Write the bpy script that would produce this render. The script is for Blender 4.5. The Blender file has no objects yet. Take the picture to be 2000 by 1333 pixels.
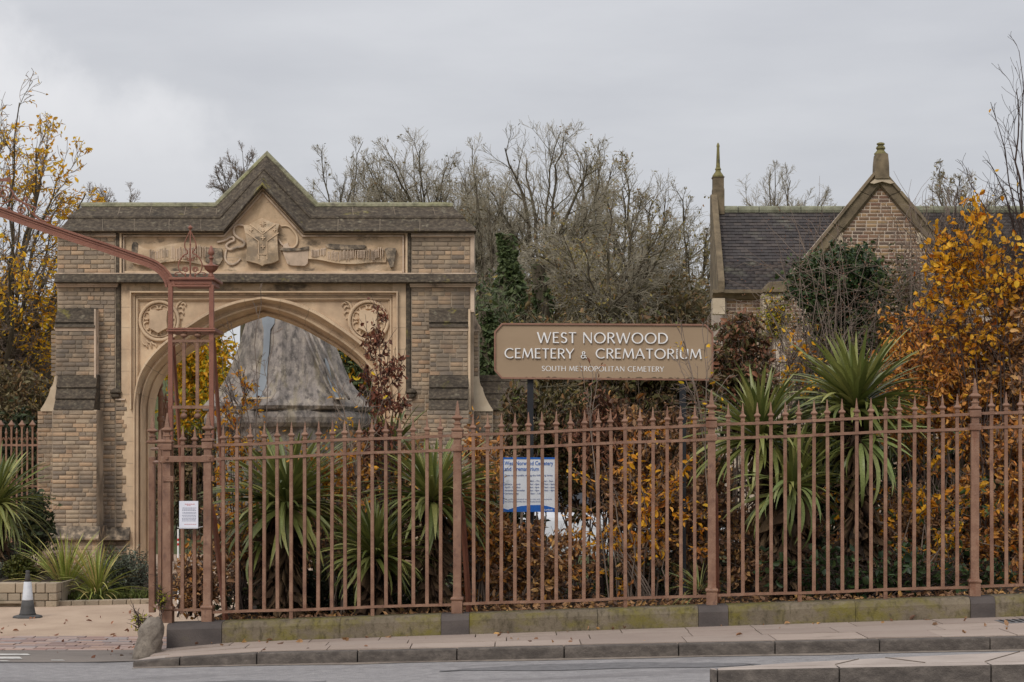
import bpy, math, random
import numpy as np
from mathutils import Vector, Matrix
R = math.radians
random.seed(7)
RNG = np.random.default_rng(7)
scene = bpy.context.scene
COL = scene.collection

# ---------------------------------------------------------------- camera, world, sun, exposure
FPX = 3834.0            # focal length in pixels of the 2000 px wide photograph
EYE = 1.85
HOR = 905.0
cam_d = bpy.data.cameras.new('camera')
cam_d.sensor_width = 36.0
cam_d.lens = FPX / 2000.0 * 36.0
cam_d.shift_y = (HOR - 666.5) / 2000.0
cam_d.clip_start = 0.1
cam_d.clip_end = 3000.0
cam = bpy.data.objects.new('camera', cam_d)
COL.objects.link(cam)
cam.location = (0, 0, EYE)
cam.rotation_euler = (R(90), 0, 0)
scene.camera = cam

SUN_EL, SUN_AZ = R(40), R(202)      # sun high behind the camera, a little to the left
world = bpy.data.worlds.new('World')
scene.world = world
world.use_nodes = True
wn, wl = world.node_tree.nodes, world.node_tree.links
wn.clear()
def wnode(t, **k):
    n = wn.new(t)
    for a, b in k.items(): setattr(n, a, b)
    return n
w_out = wnode('ShaderNodeOutputWorld')
bg_sky = wnode('ShaderNodeBackground'); bg_sky.inputs['Strength'].default_value = 0.1
bg_cld = wnode('ShaderNodeBackground'); bg_cld.inputs['Strength'].default_value = 0.94
skyt = wnode('ShaderNodeTexSky', sky_type='NISHITA')
skyt.sun_disc = False; skyt.sun_elevation = SUN_EL; skyt.sun_rotation = SUN_AZ
wl.new(skyt.outputs['Color'], bg_sky.inputs['Color'])
tc = wnode('ShaderNodeTexCoord')
# layered stratus: stretched noise over direction, a softer billow added
mp1 = wnode('ShaderNodeMapping'); mp1.inputs['Scale'].default_value = (2.2, 2.2, 9.0)
wl.new(tc.outputs['Generated'], mp1.inputs['Vector'])
n1 = wnode('ShaderNodeTexNoise'); n1.inputs['Scale'].default_value = 2.2; n1.inputs['Detail'].default_value = 7; n1.inputs['Roughness'].default_value = 0.52
wl.new(mp1.outputs['Vector'], n1.inputs['Vector'])
r1 = wnode('ShaderNodeValToRGB')
r1.color_ramp.elements[0].position = 0.30; r1.color_ramp.elements[0].color = (0.505, 0.512, 0.545, 1)
r1.color_ramp.elements[1].position = 0.72; r1.color_ramp.elements[1].color = (0.63, 0.635, 0.66, 1)
wl.new(n1.outputs['Fac'], r1.inputs['Fac'])
# a brighter cumulus bank low on the left of the view, with a billowed edge
sep = wnode('ShaderNodeSeparateXYZ'); wl.new(tc.outputs['Generated'], sep.inputs['Vector'])
n2 = wnode('ShaderNodeTexNoise'); n2.inputs['Scale'].default_value = 16; n2.inputs['Detail'].default_value = 8; n2.inputs['Roughness'].default_value = 0.55
wl.new(tc.outputs['Generated'], n2.inputs['Vector'])
def m(op, a, b=None, c=None):
    n = wnode('ShaderNodeMath', operation=op)
    for i, v in enumerate((a, b, c)):
        if v is None: continue
        if isinstance(v, (int, float)): n.inputs[i].default_value = v
        else: wl.new(v, n.inputs[i])
    return n.outputs[0]
f = m('ADD', m('MULTIPLY', sep.outputs['X'], -0.52), m('MULTIPLY', sep.outputs['Z'], -1.0))
f = m('ADD', f, m('MULTIPLY', n2.outputs['Fac'], 0.10))
mr = wnode('ShaderNodeMapRange'); mr.interpolation_type = 'SMOOTHSTEP'
mr.inputs['From Min'].default_value = -0.045; mr.inputs['From Max'].default_value = -0.005
wl.new(f, mr.inputs['Value'])
low = wnode('ShaderNodeMapRange'); low.interpolation_type = 'SMOOTHSTEP'
low.inputs['From Min'].default_value = 0.08; low.inputs['From Max'].default_value = 0.2
wl.new(sep.outputs['Z'], low.inputs['Value'])
mixc = wnode('ShaderNodeMixRGB'); mixc.inputs['Color2'].default_value = (0.78, 0.775, 0.79, 1)
wl.new(m('MULTIPLY', m('MULTIPLY', mr.outputs['Result'], low.outputs['Result']), 0.95), mixc.inputs['Fac'])
wl.new(r1.outputs['Color'], mixc.inputs['Color1'])
# overcast sky: the zenith is brighter than the horizon (CIE overcast, softened)
zen = wnode('ShaderNodeMapRange'); zen.inputs['From Min'].default_value = 0.0; zen.inputs['From Max'].default_value = 1.0
zen.inputs['To Min'].default_value = 1.0; zen.inputs['To Max'].default_value = 2.0
wl.new(sep.outputs['Z'], zen.inputs['Value'])
hz = wnode('ShaderNodeMapRange'); hz.inputs['From Min'].default_value = 0.0; hz.inputs['From Max'].default_value = 0.16
hz.inputs['To Min'].default_value = 1.06; hz.inputs['To Max'].default_value = 0.90
wl.new(sep.outputs['Z'], hz.inputs['Value'])
vm = wnode('ShaderNodeVectorMath', operation='SCALE')
wl.new(mixc.outputs['Color'], vm.inputs[0]); wl.new(m('MULTIPLY', zen.outputs['Result'], hz.outputs['Result']), vm.inputs['Scale'])
wl.new(vm.outputs['Vector'], bg_cld.inputs['Color'])
wmix = wnode('ShaderNodeMixShader'); wmix.inputs['Fac'].default_value = 0.93
wl.new(bg_sky.outputs[0], wmix.inputs[1]); wl.new(bg_cld.outputs[0], wmix.inputs[2])
wl.new(wmix.outputs[0], w_out.inputs['Surface'])

sun_d = bpy.data.lights.new('sun', 'SUN')
sun_d.energy = 1.5; sun_d.angle = R(22); sun_d.color = (1.0, 0.95, 0.88)
sun = bpy.data.objects.new('sun', sun_d); COL.objects.link(sun)
sdir = Vector((math.sin(SUN_AZ) * math.cos(SUN_EL), math.cos(SUN_AZ) * math.cos(SUN_EL), math.sin(SUN_EL)))
sun.rotation_euler = sdir.to_track_quat('Z', 'Y').to_euler()
sun.location = sdir * 60

scene.render.engine = 'CYCLES'
vs = scene.view_settings
vs.view_transform = 'Standard'; vs.look = 'None'; vs.exposure = 0.10; vs.gamma = 1.0
vs.use_curve_mapping = False

# ---------------------------------------------------------------- helpers
def W(px, py, Y):
    "a point of the photograph (2000 px wide) at the distance Y, in metres"
    return ((px - 1000.0) / FPX * Y, Y, EYE - (py - HOR) / FPX * Y)
def WX(px, Y): return (px - 1000.0) / FPX * Y
def WZ(py, Y): return EYE - (py - HOR) / FPX * Y
def gz(x):
    "ground level: the street climbs to the right"
    x = np.minimum(x, 14.0)
    return np.maximum(-0.02, 0.105 + 0.04 * (x + 0.52))

def lin(c, k=1.0):
    o = []
    for v in c:
        v = v / 255.0
        o.append(k * (v / 12.92 if v <= 0.04045 else ((v + 0.055) / 1.055) ** 2.4))
    return tuple(o) + (1.0,)

WLOC = {}
def setp(o, label=None, cat=None, group=None, kind=None):
    if label: o['label'] = label
    if cat: o['category'] = cat
    if group: o['group'] = group
    if kind: o['kind'] = kind
    return o
def thing(name, loc, label, cat, group=None, kind=None):
    o = bpy.data.objects.new(name, None)
    COL.objects.link(o); o.location = loc; o.empty_display_size = 0.2
    WLOC[o.name] = Vector(loc)
    return setp(o, label, cat, group, kind)
def wloc(o): return WLOC.get(o.name, Vector((0, 0, 0))) if o is not None else Vector((0, 0, 0))

def link(name, me, parent=None, loc=(0, 0, 0), rot=None, scale=None, **props):
    "loc is in world space"
    o = bpy.data.objects.new(name, me)
    COL.objects.link(o)
    if parent is not None:
        o.parent = parent
        o.location = Vector(loc) - wloc(parent)
    else:
        o.location = loc
    WLOC[o.name] = Vector(loc)
    if rot is not None: o.rotation_euler = rot
    if scale is not None: o.scale = (scale,) * 3 if isinstance(scale, (int, float)) else scale
    return setp(o, **props)

LAST = [None]
class MB:
    def __init__(s): s.v = []; s.f = []
    def add(s, vs, fs):
        b = len(s.v); s.v += [tuple(p) for p in vs]; s.f += [tuple(i + b for i in q) for q in fs]
        return s
    def box(s, x0, x1, y0, y1, z0, z1):
        return s.add([(x0,y0,z0),(x1,y0,z0),(x1,y1,z0),(x0,y1,z0),(x0,y0,z1),(x1,y0,z1),(x1,y1,z1),(x0,y1,z1)],
              [(0,3,2,1),(4,5,6,7),(0,1,5,4),(1,2,6,5),(2,3,7,6),(3,0,4,7)])
    def pbox(s, px0, px1, py0, py1, Y, d, z0=None):
        "front face at Y given by pixels; d = depth backwards"
        a = W(px0, py0, Y); b = W(px1, py1, Y)
        return s.box(a[0], b[0], Y, Y + d, b[2] if z0 is None else z0, a[2])
    def loft(s, rings, cap=True, close=True):
        n = len(rings[0]); vs = [p for r in rings for p in r]; fs = []
        for k in range(len(rings) - 1):
            for i in range(n if close else n - 1):
                j = (i + 1) % n
                fs.append((k*n+i, k*n+j, (k+1)*n+j, (k+1)*n+i))
        if cap:
            fs.append(tuple(reversed(range(n)))); fs.append(tuple(range((len(rings)-1)*n, len(rings)*n)))
        return s.add(vs, fs)
    def lathe(s, c, prof, n=12, rot=0.0, sq=False):
        "prof: (radius, z) from bottom up; sq: square section with half width = radius"
        if sq: n = 4; rot = math.pi/4
        rings = []
        for r, z in prof:
            rr = r * (math.sqrt(2) if sq else 1)
            rings.append([(c[0]+rr*math.cos(rot+2*math.pi*i/n), c[1]+rr*math.sin(rot+2*math.pi*i/n), c[2]+z) for i in range(n)])
        return s.loft(rings)
    def prism(s, pts, y0, y1):
        "extrude a closed outline of (x, z) from y0 to y1"
        n = len(pts)
        vs = [(x, y0, z) for x, z in pts] + [(x, y1, z) for x, z in pts]
        fs = [tuple(range(n)), tuple(reversed(range(n, 2*n)))]
        fs += [(i, i+n, (i+1) % n + n, (i+1) % n) for i in range(n)]
        return s.add(vs, fs)
    def xprism(s, pts, x0, x1):
        "extrude a closed outline of (y, z) from x0 to x1"
        n = len(pts)
        vs = [(x0, y, z) for y, z in pts] + [(x1, y, z) for y, z in pts]
        fs = [tuple(range(n)), tuple(reversed(range(n, 2*n)))]
        fs += [(i, i+n, (i+1) % n + n, (i+1) % n) for i in range(n)]
        return s.add(vs, fs)
    def tube(s, pts, rad, n=6, cap=True):
        pts = [Vector(p) for p in pts]
        if isinstance(rad, (int, float)): rad = [rad] * len(pts)
        rings = []; ref = Vector((0, 0, 1))
        for i, p in enumerate(pts):
            t = (pts[min(i+1, len(pts)-1)] - pts[max(i-1, 0)])
            if t.length < 1e-9: t = Vector((0, 0, 1))
            t.normalize()
            if i == 0:
                ref = Vector((0, 1, 0)) if abs(t.y) < 0.9 else Vector((1, 0, 0))
            a = (ref - t * ref.dot(t)).normalized(); ref = a
            b = t.cross(a)
            rings.append([tuple(p + (a*math.cos(2*math.pi*k/n) + b*math.sin(2*math.pi*k/n)) * rad[i]) for k in range(n)])
        return s.loft(rings, cap)
    def mesh(s, name, mat, smooth=False, org=(0, 0, 0)):
        me = bpy.data.meshes.new(name)
        ox, oy, oz = org
        me.from_pydata([(x-ox, y-oy, z-oz) for x, y, z in s.v], [], s.f)
        if mat is not None: me.materials.append(mat)
        if smooth: me.polygons.foreach_set('use_smooth', [True]*len(me.polygons))
        me.update()
        return me
    def build(s, name, mat, parent=None, org=None, smooth=False, bevel=0, **props):
        if org is None: org = wloc(parent) if parent is not None else (0, 0, 0)
        me = s.mesh(name, mat, smooth, org)
        import bmesh
        bm = bmesh.new(); bm.from_mesh(me); bmesh.ops.recalc_face_normals(bm, faces=bm.faces)
        if bevel:
            es = [e for e in bm.edges if len(e.link_faces) == 2 and e.calc_face_angle(0) > 0.5]
            bmesh.ops.bevel(bm, geom=es, offset=bevel, segments=2, affect='EDGES', profile=0.6, clamp_overlap=True)
        bm.to_mesh(me); bm.free(); me.update()
        LAST[0] = link(name, me, parent, org, **props)
        return LAST[0]

def np_mesh(name, V, F, mat, smooth=False):
    "V (n,3), F (m,k) all faces with k corners"
    V = np.asarray(V, dtype=np.float32); F = np.asarray(F, dtype=np.int32)
    me = bpy.data.meshes.new(name)
    k = F.shape[1]
    me.vertices.add(len(V)); me.vertices.foreach_set('co', V.ravel())
    me.loops.add(F.size); me.loops.foreach_set('vertex_index', F.ravel())
    me.polygons.add(len(F)); me.polygons.foreach_set('loop_start', np.arange(0, F.size, k, dtype=np.int32))
    if smooth: me.polygons.foreach_set('use_smooth', np.ones(len(F), dtype=bool))
    me.materials.append(mat)
    me.update(calc_edges=True); me.validate()
    return me

# ---- materials
def newmat(name):
    mt = bpy.data.materials.new(name); mt.use_nodes = True
    nt = mt.node_tree; nt.nodes.clear()
    return mt, nt.nodes, nt.links
def ramp(nodes, stops, mode='LINEAR'):
    r = nodes.new('ShaderNodeValToRGB'); cr = r.color_ramp; cr.interpolation = mode
    while len(cr.elements) < len(stops): cr.elements.new(0.5)
    for e, (p, c) in zip(cr.elements, stops): e.position = p; e.color = c
    return r
def rand_value(nodes, links):
    "a random number for every separate piece, whether an object or an island of a joined mesh"
    oi = nodes.new('ShaderNodeObjectInfo'); ge = nodes.new('ShaderNodeNewGeometry')
    a = nodes.new('ShaderNodeMath'); a.operation = 'ADD'
    links.new(oi.outputs['Random'], a.inputs[0]); links.new(ge.outputs['Random Per Island'], a.inputs[1])
    fr = nodes.new('ShaderNodeMath'); fr.operation = 'FRACT'; links.new(a.outputs[0], fr.inputs[0])
    return fr.outputs[0]
def surf(name, stops, scale=4.0, stretch=(1, 1, 1), rough=0.85, bump=0.3, bscale=40.0, stains=(), per=None, spec=0.3, detail=6, metal=0.0):
    """noise-coloured solid; stains: (colour, scale, stretch, lo, hi, strength); per: list of colours picked piece by piece, mixed in"""
    mt, N, L = newmat(name)
    out = N.new('ShaderNodeOutputMaterial'); b = N.new('ShaderNodeBsdfPrincipled')
    b.inputs['Roughness'].default_value = rough; b.inputs['Specular IOR Level'].default_value = spec; b.inputs['Metallic'].default_value = metal
    L.new(b.outputs[0], out.inputs['Surface'])
    ge = N.new('ShaderNodeNewGeometry')
    def noise(sc, st, det=6, rg=0.6):
        mp = N.new('ShaderNodeMapping'); mp.inputs['Scale'].default_value = st
        L.new(ge.outputs['Position'], mp.inputs['Vector'])
        n = N.new('ShaderNodeTexNoise'); n.inputs['Scale'].default_value = sc; n.inputs['Detail'].default_value = det; n.inputs['Roughness'].default_value = rg
        L.new(mp.outputs['Vector'], n.inputs['Vector']); return n.outputs['Fac']
    nf = noise(scale, stretch, detail)
    r = ramp(N, stops); L.new(nf, r.inputs['Fac']); col = r.outputs['Color']
    if per:
        rv = rand_value(N, L); k = len(per[0])
        rr = ramp(N, [((i + 0.0) / k, c) for i, c in enumerate(per[0])], 'CONSTANT'); L.new(rv, rr.inputs['Fac'])
        mx = N.new('ShaderNodeMixRGB'); mx.inputs['Fac'].default_value = per[1]
        L.new(col, mx.inputs['Color1']); L.new(rr.outputs['Color'], mx.inputs['Color2']); col = mx.outputs['Color']
    for (c, sc, st, lo, hi, amt) in stains:
        nn = noise(sc, st, 7, 0.65)
        mr = N.new('ShaderNodeMapRange'); mr.inputs['From Min'].default_value = lo; mr.inputs['From Max'].default_value = hi; mr.inputs['To Max'].default_value = amt
        L.new(nn, mr.inputs['Value'])
        mx = N.new('ShaderNodeMixRGB'); L.new(mr.outputs['Result'], mx.inputs['Fac'])
        L.new(col, mx.inputs['Color1']); mx.inputs['Color2'].default_value = c; col = mx.outputs['Color']
    L.new(col, b.inputs['Base Color'])
    if bump:
        bn = noise(bscale, (1, 1, 1), 5)
        bp = N.new('ShaderNodeBump'); bp.inputs['Strength'].default_value = bump; bp.inputs['Distance'].default_value = 0.02
        L.new(bn, bp.inputs['Height']); L.new(bp.outputs['Normal'], b.inputs['Normal'])
    return mt
def leafmat(name, cols, rough=0.55, trans=0.16, spec=0.3):
    mt, N, L = newmat(name)
    out = N.new('ShaderNodeOutputMaterial'); b = N.new('ShaderNodeBsdfPrincipled')
    b.inputs['Roughness'].default_value = rough; b.inputs['Specular IOR Level'].default_value = spec
    rv = rand_value(N, L); k = len(cols)
    rr = ramp(N, [(i / max(1, k - 1), c) for i, c in enumerate(cols)]); L.new(rv, rr.inputs['Fac'])
    ge = N.new('ShaderNodeNewGeometry'); nn = N.new('ShaderNodeTexNoise'); nn.inputs['Scale'].default_value = 60; nn.inputs['Detail'].default_value = 3
    L.new(ge.outputs['Position'], nn.inputs['Vector'])
    mr = N.new('ShaderNodeMapRange'); mr.inputs['From Min'].default_value = 0.3; mr.inputs['From Max'].default_value = 0.7; mr.inputs['To Min'].default_value = 0.72; mr.inputs['To Max'].default_value = 1.12
    L.new(nn.outputs['Fac'], mr.inputs['Value'])
    sc = N.new('ShaderNodeVectorMath'); sc.operation = 'SCALE'; L.new(rr.outputs['Color'], sc.inputs[0]); L.new(mr.outputs['Result'], sc.inputs['Scale'])
    L.new(sc.outputs[0], b.inputs['Base Color'])
    t = N.new('ShaderNodeBsdfTranslucent'); L.new(sc.outputs[0], t.inputs['Color'])
    mx = N.new('ShaderNodeMixShader'); mx.inputs['Fac'].default_value = trans
    L.new(b.outputs[0], mx.inputs[1]); L.new(t.outputs[0], mx.inputs[2]); L.new(mx.outputs[0], out.inputs['Surface'])
    return mt

C = lin
M = {}
# the gateway's stones
M['cream'] = surf('cream_stone', [(0.25, C((171,147,123))), (0.5, C((206,180,150))), (0.75, C((221,198,167)))], 2.2, (1,1,1), 0.9, 0.25, 60,
    stains=[(C((150,132,112)), 1.6, (1,1,0.5), 0.52, 0.72, 0.55), (C((92,84,76)), 2.3, (1.6,1,0.7), 0.62, 0.78, 0.6)])
M['cream_sooty'] = surf('sooty_cream_stone', [(0.25, C((161,142,123))), (0.5, C((200,177,155))), (0.75, C((217,197,175)))], 2.5, (1,1,1), 0.9, 0.3, 50,
    stains=[(C((92,84,74)), 2.0, (1,1,0.7), 0.50, 0.66, 0.75), (C((56,54,52)), 3.4, (1,1,0.9), 0.58, 0.70, 0.8)])
M['soot'] = surf('soot_stone', [(0.3, C((59,52,45))), (0.5, C((81,72,62))), (0.7, C((109,98,82)))], 16, (1,1,1.5), 0.95, 0.5, 45,
    stains=[(C((150,142,122)), 9.0, (1,1,1), 0.58, 0.70, 0.55), (C((160,150,60)), 3.0, (1,1,1), 0.62, 0.74, 0.5), (C((198,192,180)), 22.0, (1,1,1), 0.72, 0.76, 0.8), (C((40,38,36)), 1.2, (1,1,2.5), 0.55, 0.7, 0.6)])
M['stained'] = surf('sooty_carved_stone', [(0.35, C((70,64,58))), (0.5, C((118,106,92))), (0.65, C((176,156,132)))], 9, (1,1,1), 0.92, 0.4, 50)
M['frieze'] = surf('blotched_frieze_stone', [(0.25, C((164,142,116))), (0.5, C((198,172,142))), (0.75, C((216,194,166)))], 2.6, (1,1,1), 0.92, 0.35, 50,
    stains=[(C((104,95,84)), 1.9, (.9,1,1.2), 0.50, 0.63, 0.7), (C((66,62,57)), 2.6, (.8,1,1.4), 0.57, 0.67, 0.75), (C((150,128,98)), 5, (1,1,1), .5, .7, .5)])
M['lichen'] = surf('lichen_stone', [(0.3, C((120,118,92))), (0.5, C((150,146,120))), (0.7, C((104,98,84)))], 8, (1,1,1), 0.95, 0.5, 50,
    stains=[(C((70,66,58)), 5.0, (1,1,1), 0.5, 0.7, 0.8), (C((150,150,80)), 2.2, (1,1,1), 0.55, 0.7, 0.5)])
M['mortar'] = surf('lime_mortar', [(0.3, C((148,132,110))), (0.7, C((186,168,142)))], 9, rough=0.95, bump=0.2)
M['mortar_dark'] = surf('sooty_mortar', [(0.35, C((128,115,100))), (0.65, C((190,172,150)))], 1.6, rough=0.95, bump=0.2)
BR = [C(c) for c in ((158,138,116), (174,150,122), (146,132,114), (188,156,124), (164,142,118), (134,122,108), (184,148,116), (152,136,118), (170,150,128), (196,166,134), (160,144,126), (112,104,96), (124,114,104), (178,160,136))]
M['brick'] = surf('stock_brick', [(0.3, C((140,124,108))), (0.7, C((182,158,132)))], 14, rough=0.92, bump=0.5, bscale=80, per=(BR, 0.6),
    stains=[(C((92,86,80)), 0.8, (1.2,1,0.8), 0.47, 0.60, 0.62), (C((196,180,156)), 5.0, (1,1,1), 0.6, 0.72, 0.45), (C((96,88,80)), 4.0, (1,1,1), 0.60, 0.75, 0.5)])
BR2 = [C(c) for c in ((134,108,86), (158,128,96), (116,92,78), (168,138,104), (140,110,88), (122,100,84), (148,118,90), (104,88,78), (160,134,100), (130,98,82))]
M['brick_house'] = surf('lodge_brick', [(0.3, C((102,83,71))), (0.7, C((135,109,90)))], 6, rough=0.92, bump=0.4, bscale=80, per=(BR2, 0.85),
    stains=[(C((88,76,68)), 1.2, (1,1,1), 0.55, 0.7, 0.5)])
M['mortar_house'] = surf('lodge_mortar', [(0.3, C((176,158,142))), (0.7, C((200,184,166)))], 6, rough=0.95, bump=0.1)
M['coping_house'] = surf('lodge_coping_stone', [(0.25, C((88,78,64))), (0.5, C((120,106,86))), (0.75, C((146,130,104)))], 4, (1,1,1), 0.92, 0.4, 40,
    stains=[(C((64,58,50)), 3.0, (1,1,1), 0.55, 0.7, 0.7), (C((124,122,70)), 3.5, (1,1,1), 0.62, 0.74, 0.5)])
M['greenstone'] = surf('mossy_spire_stone', [(0.3, C((104,98,64))), (0.6, C((132,124,84)))], 8, rough=0.95, bump=0.4,
    stains=[(C((74,70,58)), 6.0, (1,1,1), 0.5, 0.65, 0.8)])
M['quoin'] = surf('pale_quoin_stone', [(0.3, C((178,160,136))), (0.7, C((204,188,164)))], 4, rough=0.9, bump=0.2)
TL = [C((70,66,66)), C((80,74,72)), C((60,57,58)), C((88,80,76)), C((66,60,60))]
M['tile'] = surf('clay_roof_tile', [(0.3, C((62,58,58))), (0.7, C((84,78,76)))], 3, rough=0.85, bump=0.3, per=(TL, 0.6),
    stains=[(C((128,126,110)), 1.4, (0.8,1,2.2), 0.56, 0.7, 0.6)])
M['ridge'] = surf('lichened_ridge_tile', [(0.3, C((110,110,92))), (0.7, C((146,146,124)))], 6, rough=0.95, bump=0.4,
    stains=[(C((84,82,66)), 4.0, (1,1,1), 0.5, 0.7, 0.8)])
M['monument'] = surf('weathered_monument_stone', [(0.25, C((100,95,93))), (0.5, C((146,137,130))), (0.75, C((182,170,155)))], 3.2, (1.4,1,0.8), 0.95, 0.9, 22,
    stains=[(C((78,74,72)), 5.0, (1.6,1,0.8), 0.46, 0.62, 0.8), (C((96,90,78)), 1.2, (1.4,1,.6), 0.5, 0.66, .5), (C((176,170,158)), 14.0, (1,1,1), 0.60, 0.70, 0.6), (C((150,138,104)), 1.2, (2,1,0.4), 0.56, 0.7, 0.6)])
M['lead'] = surf('blue_grey_lead', [(0.3, C((116,122,129))), (0.7, C((138,144,149)))], 3, (1,1,0.4), rough=0.6, bump=0.1)
# ironwork, signs
IR = [(0.3, C((112,80,63))), (0.5, C((132,98,78))), (0.7, C((150,116,94)))]
M['iron'] = surf('brown_painted_iron', IR, 7, (1,1,1), 0.5, 0.35, 90, spec=0.4,
    stains=[(C((112,66,42)), 9.0, (1,1,0.35), 0.56, 0.68, 0.55), (C((96,68,58)), 16.0, (1,1,0.6), 0.56, 0.68, 0.7), (C((176,148,132)), 30.0, (1,1,1), 0.68, 0.74, 0.6), (C((60,50,46)), 40.0, (1,1,1), 0.72, 0.76, 0.8)])
M['iron_red'] = surf('red_brown_painted_iron', [(0.2, C((120,74,58))), (0.6, C((138,89,70))), (0.85, C((152,106,84)))], 5, (1,1,1), 0.5, 0.3, 80, spec=0.45,
    stains=[(C((92,56,48)), 14.0, (1,1,1), 0.58, 0.72, 0.6)])
M['iron_black'] = surf('black_post_paint', [(0.3, C((30,31,35))), (0.7, C((42,43,47)))], 6, rough=0.5, bump=0.1)
M['sign'] = surf('brown_sign_panel', [(0.3, C((150,128,103))), (0.7, C((164,141,115)))], 0.9, (1,1,1.6), 0.55, 0.05, 30,
    stains=[(C((106,94,80)), 2.2, (0.5,1,2.5), 0.6, 0.8, 0.35)])
M['white'] = surf('white_letter_paint', [(0.3, C((224,222,220))), (0.7, C((238,236,234)))], 9, rough=0.5, bump=0.05)
M['sign_edge'] = surf('red_brown_sign_frame', [(0.3, C((128,92,76))), (0.7, C((150,112,94)))], 8, rough=0.5, bump=0.1)
M['grime'] = surf('sign_grime', [(0.3, C((82,72,58))), (0.7, C((104,90,72)))], 20, rough=0.8, bump=0.1)
M['board'] = surf('notice_board_white', [(0.3, C((196,200,206))), (0.7, C((212,214,218)))], 5, rough=0.4, bump=0)
M['blue'] = surf('board_blue', [(0.3, C((30,84,160))), (0.7, C((38,96,172)))], 5, rough=0.4, bump=0)
M['navy'] = surf('board_navy_lettering', [(0.3, C((52,72,124))), (0.7, C((60,82,136)))], 5, rough=0.4, bump=0)
M['paper'] = surf('paper_white', [(0.3, C((212,212,222))), (0.7, C((224,224,232)))], 8, rough=0.5, bump=0)
M['ink'] = surf('grey_ink', [(0.3, C((110,112,132))), (0.7, C((124,126,146)))], 8, rough=0.6, bump=0)
M['redink'] = surf('red_ink', [(0.3, C((190,110,112))), (0.7, C((200,124,124)))], 8, rough=0.6, bump=0)
# ground
M['asphalt'] = surf('asphalt', [(0.3, C((136,133,133))), (0.7, C((160,156,155)))], 9, (1,1,1), 0.95, 0.8, 70,
    stains=[(C((174,169,164)), 30.0, (1,1,1), 0.55, 0.65, 0.6), (C((112,108,108)), 0.8, (0.3,1.4,1), 0.52, 0.62, 0.6), (C((90,88,88)), 90.0, (1,1,1), 0.58, 0.68, 0.5)])
M['gutter'] = surf('gutter_silt', [(0.3, C((120,108,98))), (0.7, C((150,138,126)))], 12, rough=.95, bump=.4, stains=[(C((92,84,78)), 5, (1,1,1), .5, .66, .7)])
M['patch'] = surf('asphalt_patch', [(0.3, C((104,102,103))), (0.7, C((128,126,126)))], 14, rough=.9, bump=.6, bscale=80)
M['asphalt_old'] = surf('old_asphalt_apron', [(0.3, C((120,112,106))), (0.7, C((140,130,122)))], 1.5, (0.5,1,1), 0.92, 0.6, 130,
    stains=[(C((92,86,82)), 3.0, (0.4,1.5,1), 0.54, 0.7, 0.5)])
M['gravel'] = surf('buff_resin_gravel', [(0.3, C((166,143,123))), (0.6, C((187,164,142))), (0.8, C((194,174,155)))], 1.4, (1,0.6,1), 0.95, 0.4, 200,
    stains=[(C((150,124,102)), 50.0, (1,1,1), 0.58, 0.66, 0.5), (C((156,136,118)), 0.9, (1,0.5,1), 0.56, 0.74, 0.4)])
M['slab'] = surf('york_paving_stone', [(0.3, C((146,130,120))), (0.7, C((172,156,144)))], 1.8, (0.7,1,1), 0.9, 0.3, 60,
    per=([C((160,144,132)), C((150,134,124)), C((172,156,144)), C((156,142,132)), C((144,130,120))], 0.5), stains=[(C((120,106,96)), 2.2, (0.7,1.5,1), 0.56, 0.72, 0.45)])
M['joint'] = surf('paving_joint_dirt', [(0.3, C((90,80,70))), (0.7, C((112,100,88)))], 6, rough=0.95, bump=0.3)
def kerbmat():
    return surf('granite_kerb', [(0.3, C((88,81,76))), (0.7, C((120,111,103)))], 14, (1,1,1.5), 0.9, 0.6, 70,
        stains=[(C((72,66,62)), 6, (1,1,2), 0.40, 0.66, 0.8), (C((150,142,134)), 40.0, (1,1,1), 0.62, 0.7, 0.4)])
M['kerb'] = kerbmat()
M['kerb_top'] = surf('pale_kerb_top', [(0.3, C((156,143,134))), (0.7, C((180,167,157)))], 3, rough=0.9, bump=0.3, bscale=60)
M['sett'] = surf('granite_sett', [(0.3, C((140,118,110))), (0.7, C((170,146,136)))], 2, rough=0.9, bump=0.3,
    per=([C((158,130,120)), C((148,132,126)), C((172,146,132)), C((138,118,112)), C((150,142,140)), C((176,156,146))], 0.8))
M['plinth'] = surf('mossy_plinth_stone', [(0.3, C((98,88,74))), (0.7, C((128,116,98)))], 3, (1,1,1), 0.95, 0.5, 50,
    stains=[(C((112,104,42)), 3.0, (1,1,1.6), 0.44, 0.62, 0.8), (C((66,60,44)), 14.0, (1.6,1,.7), 0.50, 0.68, 0.7), (C((134,124,104)), 7.0, (1,1,1), 0.58, 0.7, 0.6), (C((168,162,150)), 9.0, (1,1,1), 0.70, 0.76, 0.7)])
M['plinth_dark'] = surf('dark_pier_stone', [(0.3, C((72,66,64))), (0.7, C((94,86,82)))], 3, (1,1,1.5), 0.8, 0.3, 50,
    stains=[(C((96,92,52)), 3.0, (1,1,1.6), 0.62, 0.76, 0.5)])
M['boulder'] = surf('guard_stone', [(0.3, C((112,102,92))), (0.6, C((140,130,118))), (0.8, C((158,146,132)))], 14, rough=0.95, bump=0.7, bscale=50,
    stains=[(C((84,76,70)), 20.0, (1,1,1), 0.52, 0.66, 0.6)])
M['planter'] = surf('planter_block', [(0.3, C((136,123,106))), (0.7, C((164,151,132)))], 5, rough=0.95, bump=0.5,
    per=([C((160,144,124)), C((140,126,108)), C((176,158,134)), C((152,138,120))], 0.5), stains=[(C((98,92,70)), 4.0, (1,1,1), 0.56, 0.7, 0.6)])
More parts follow.
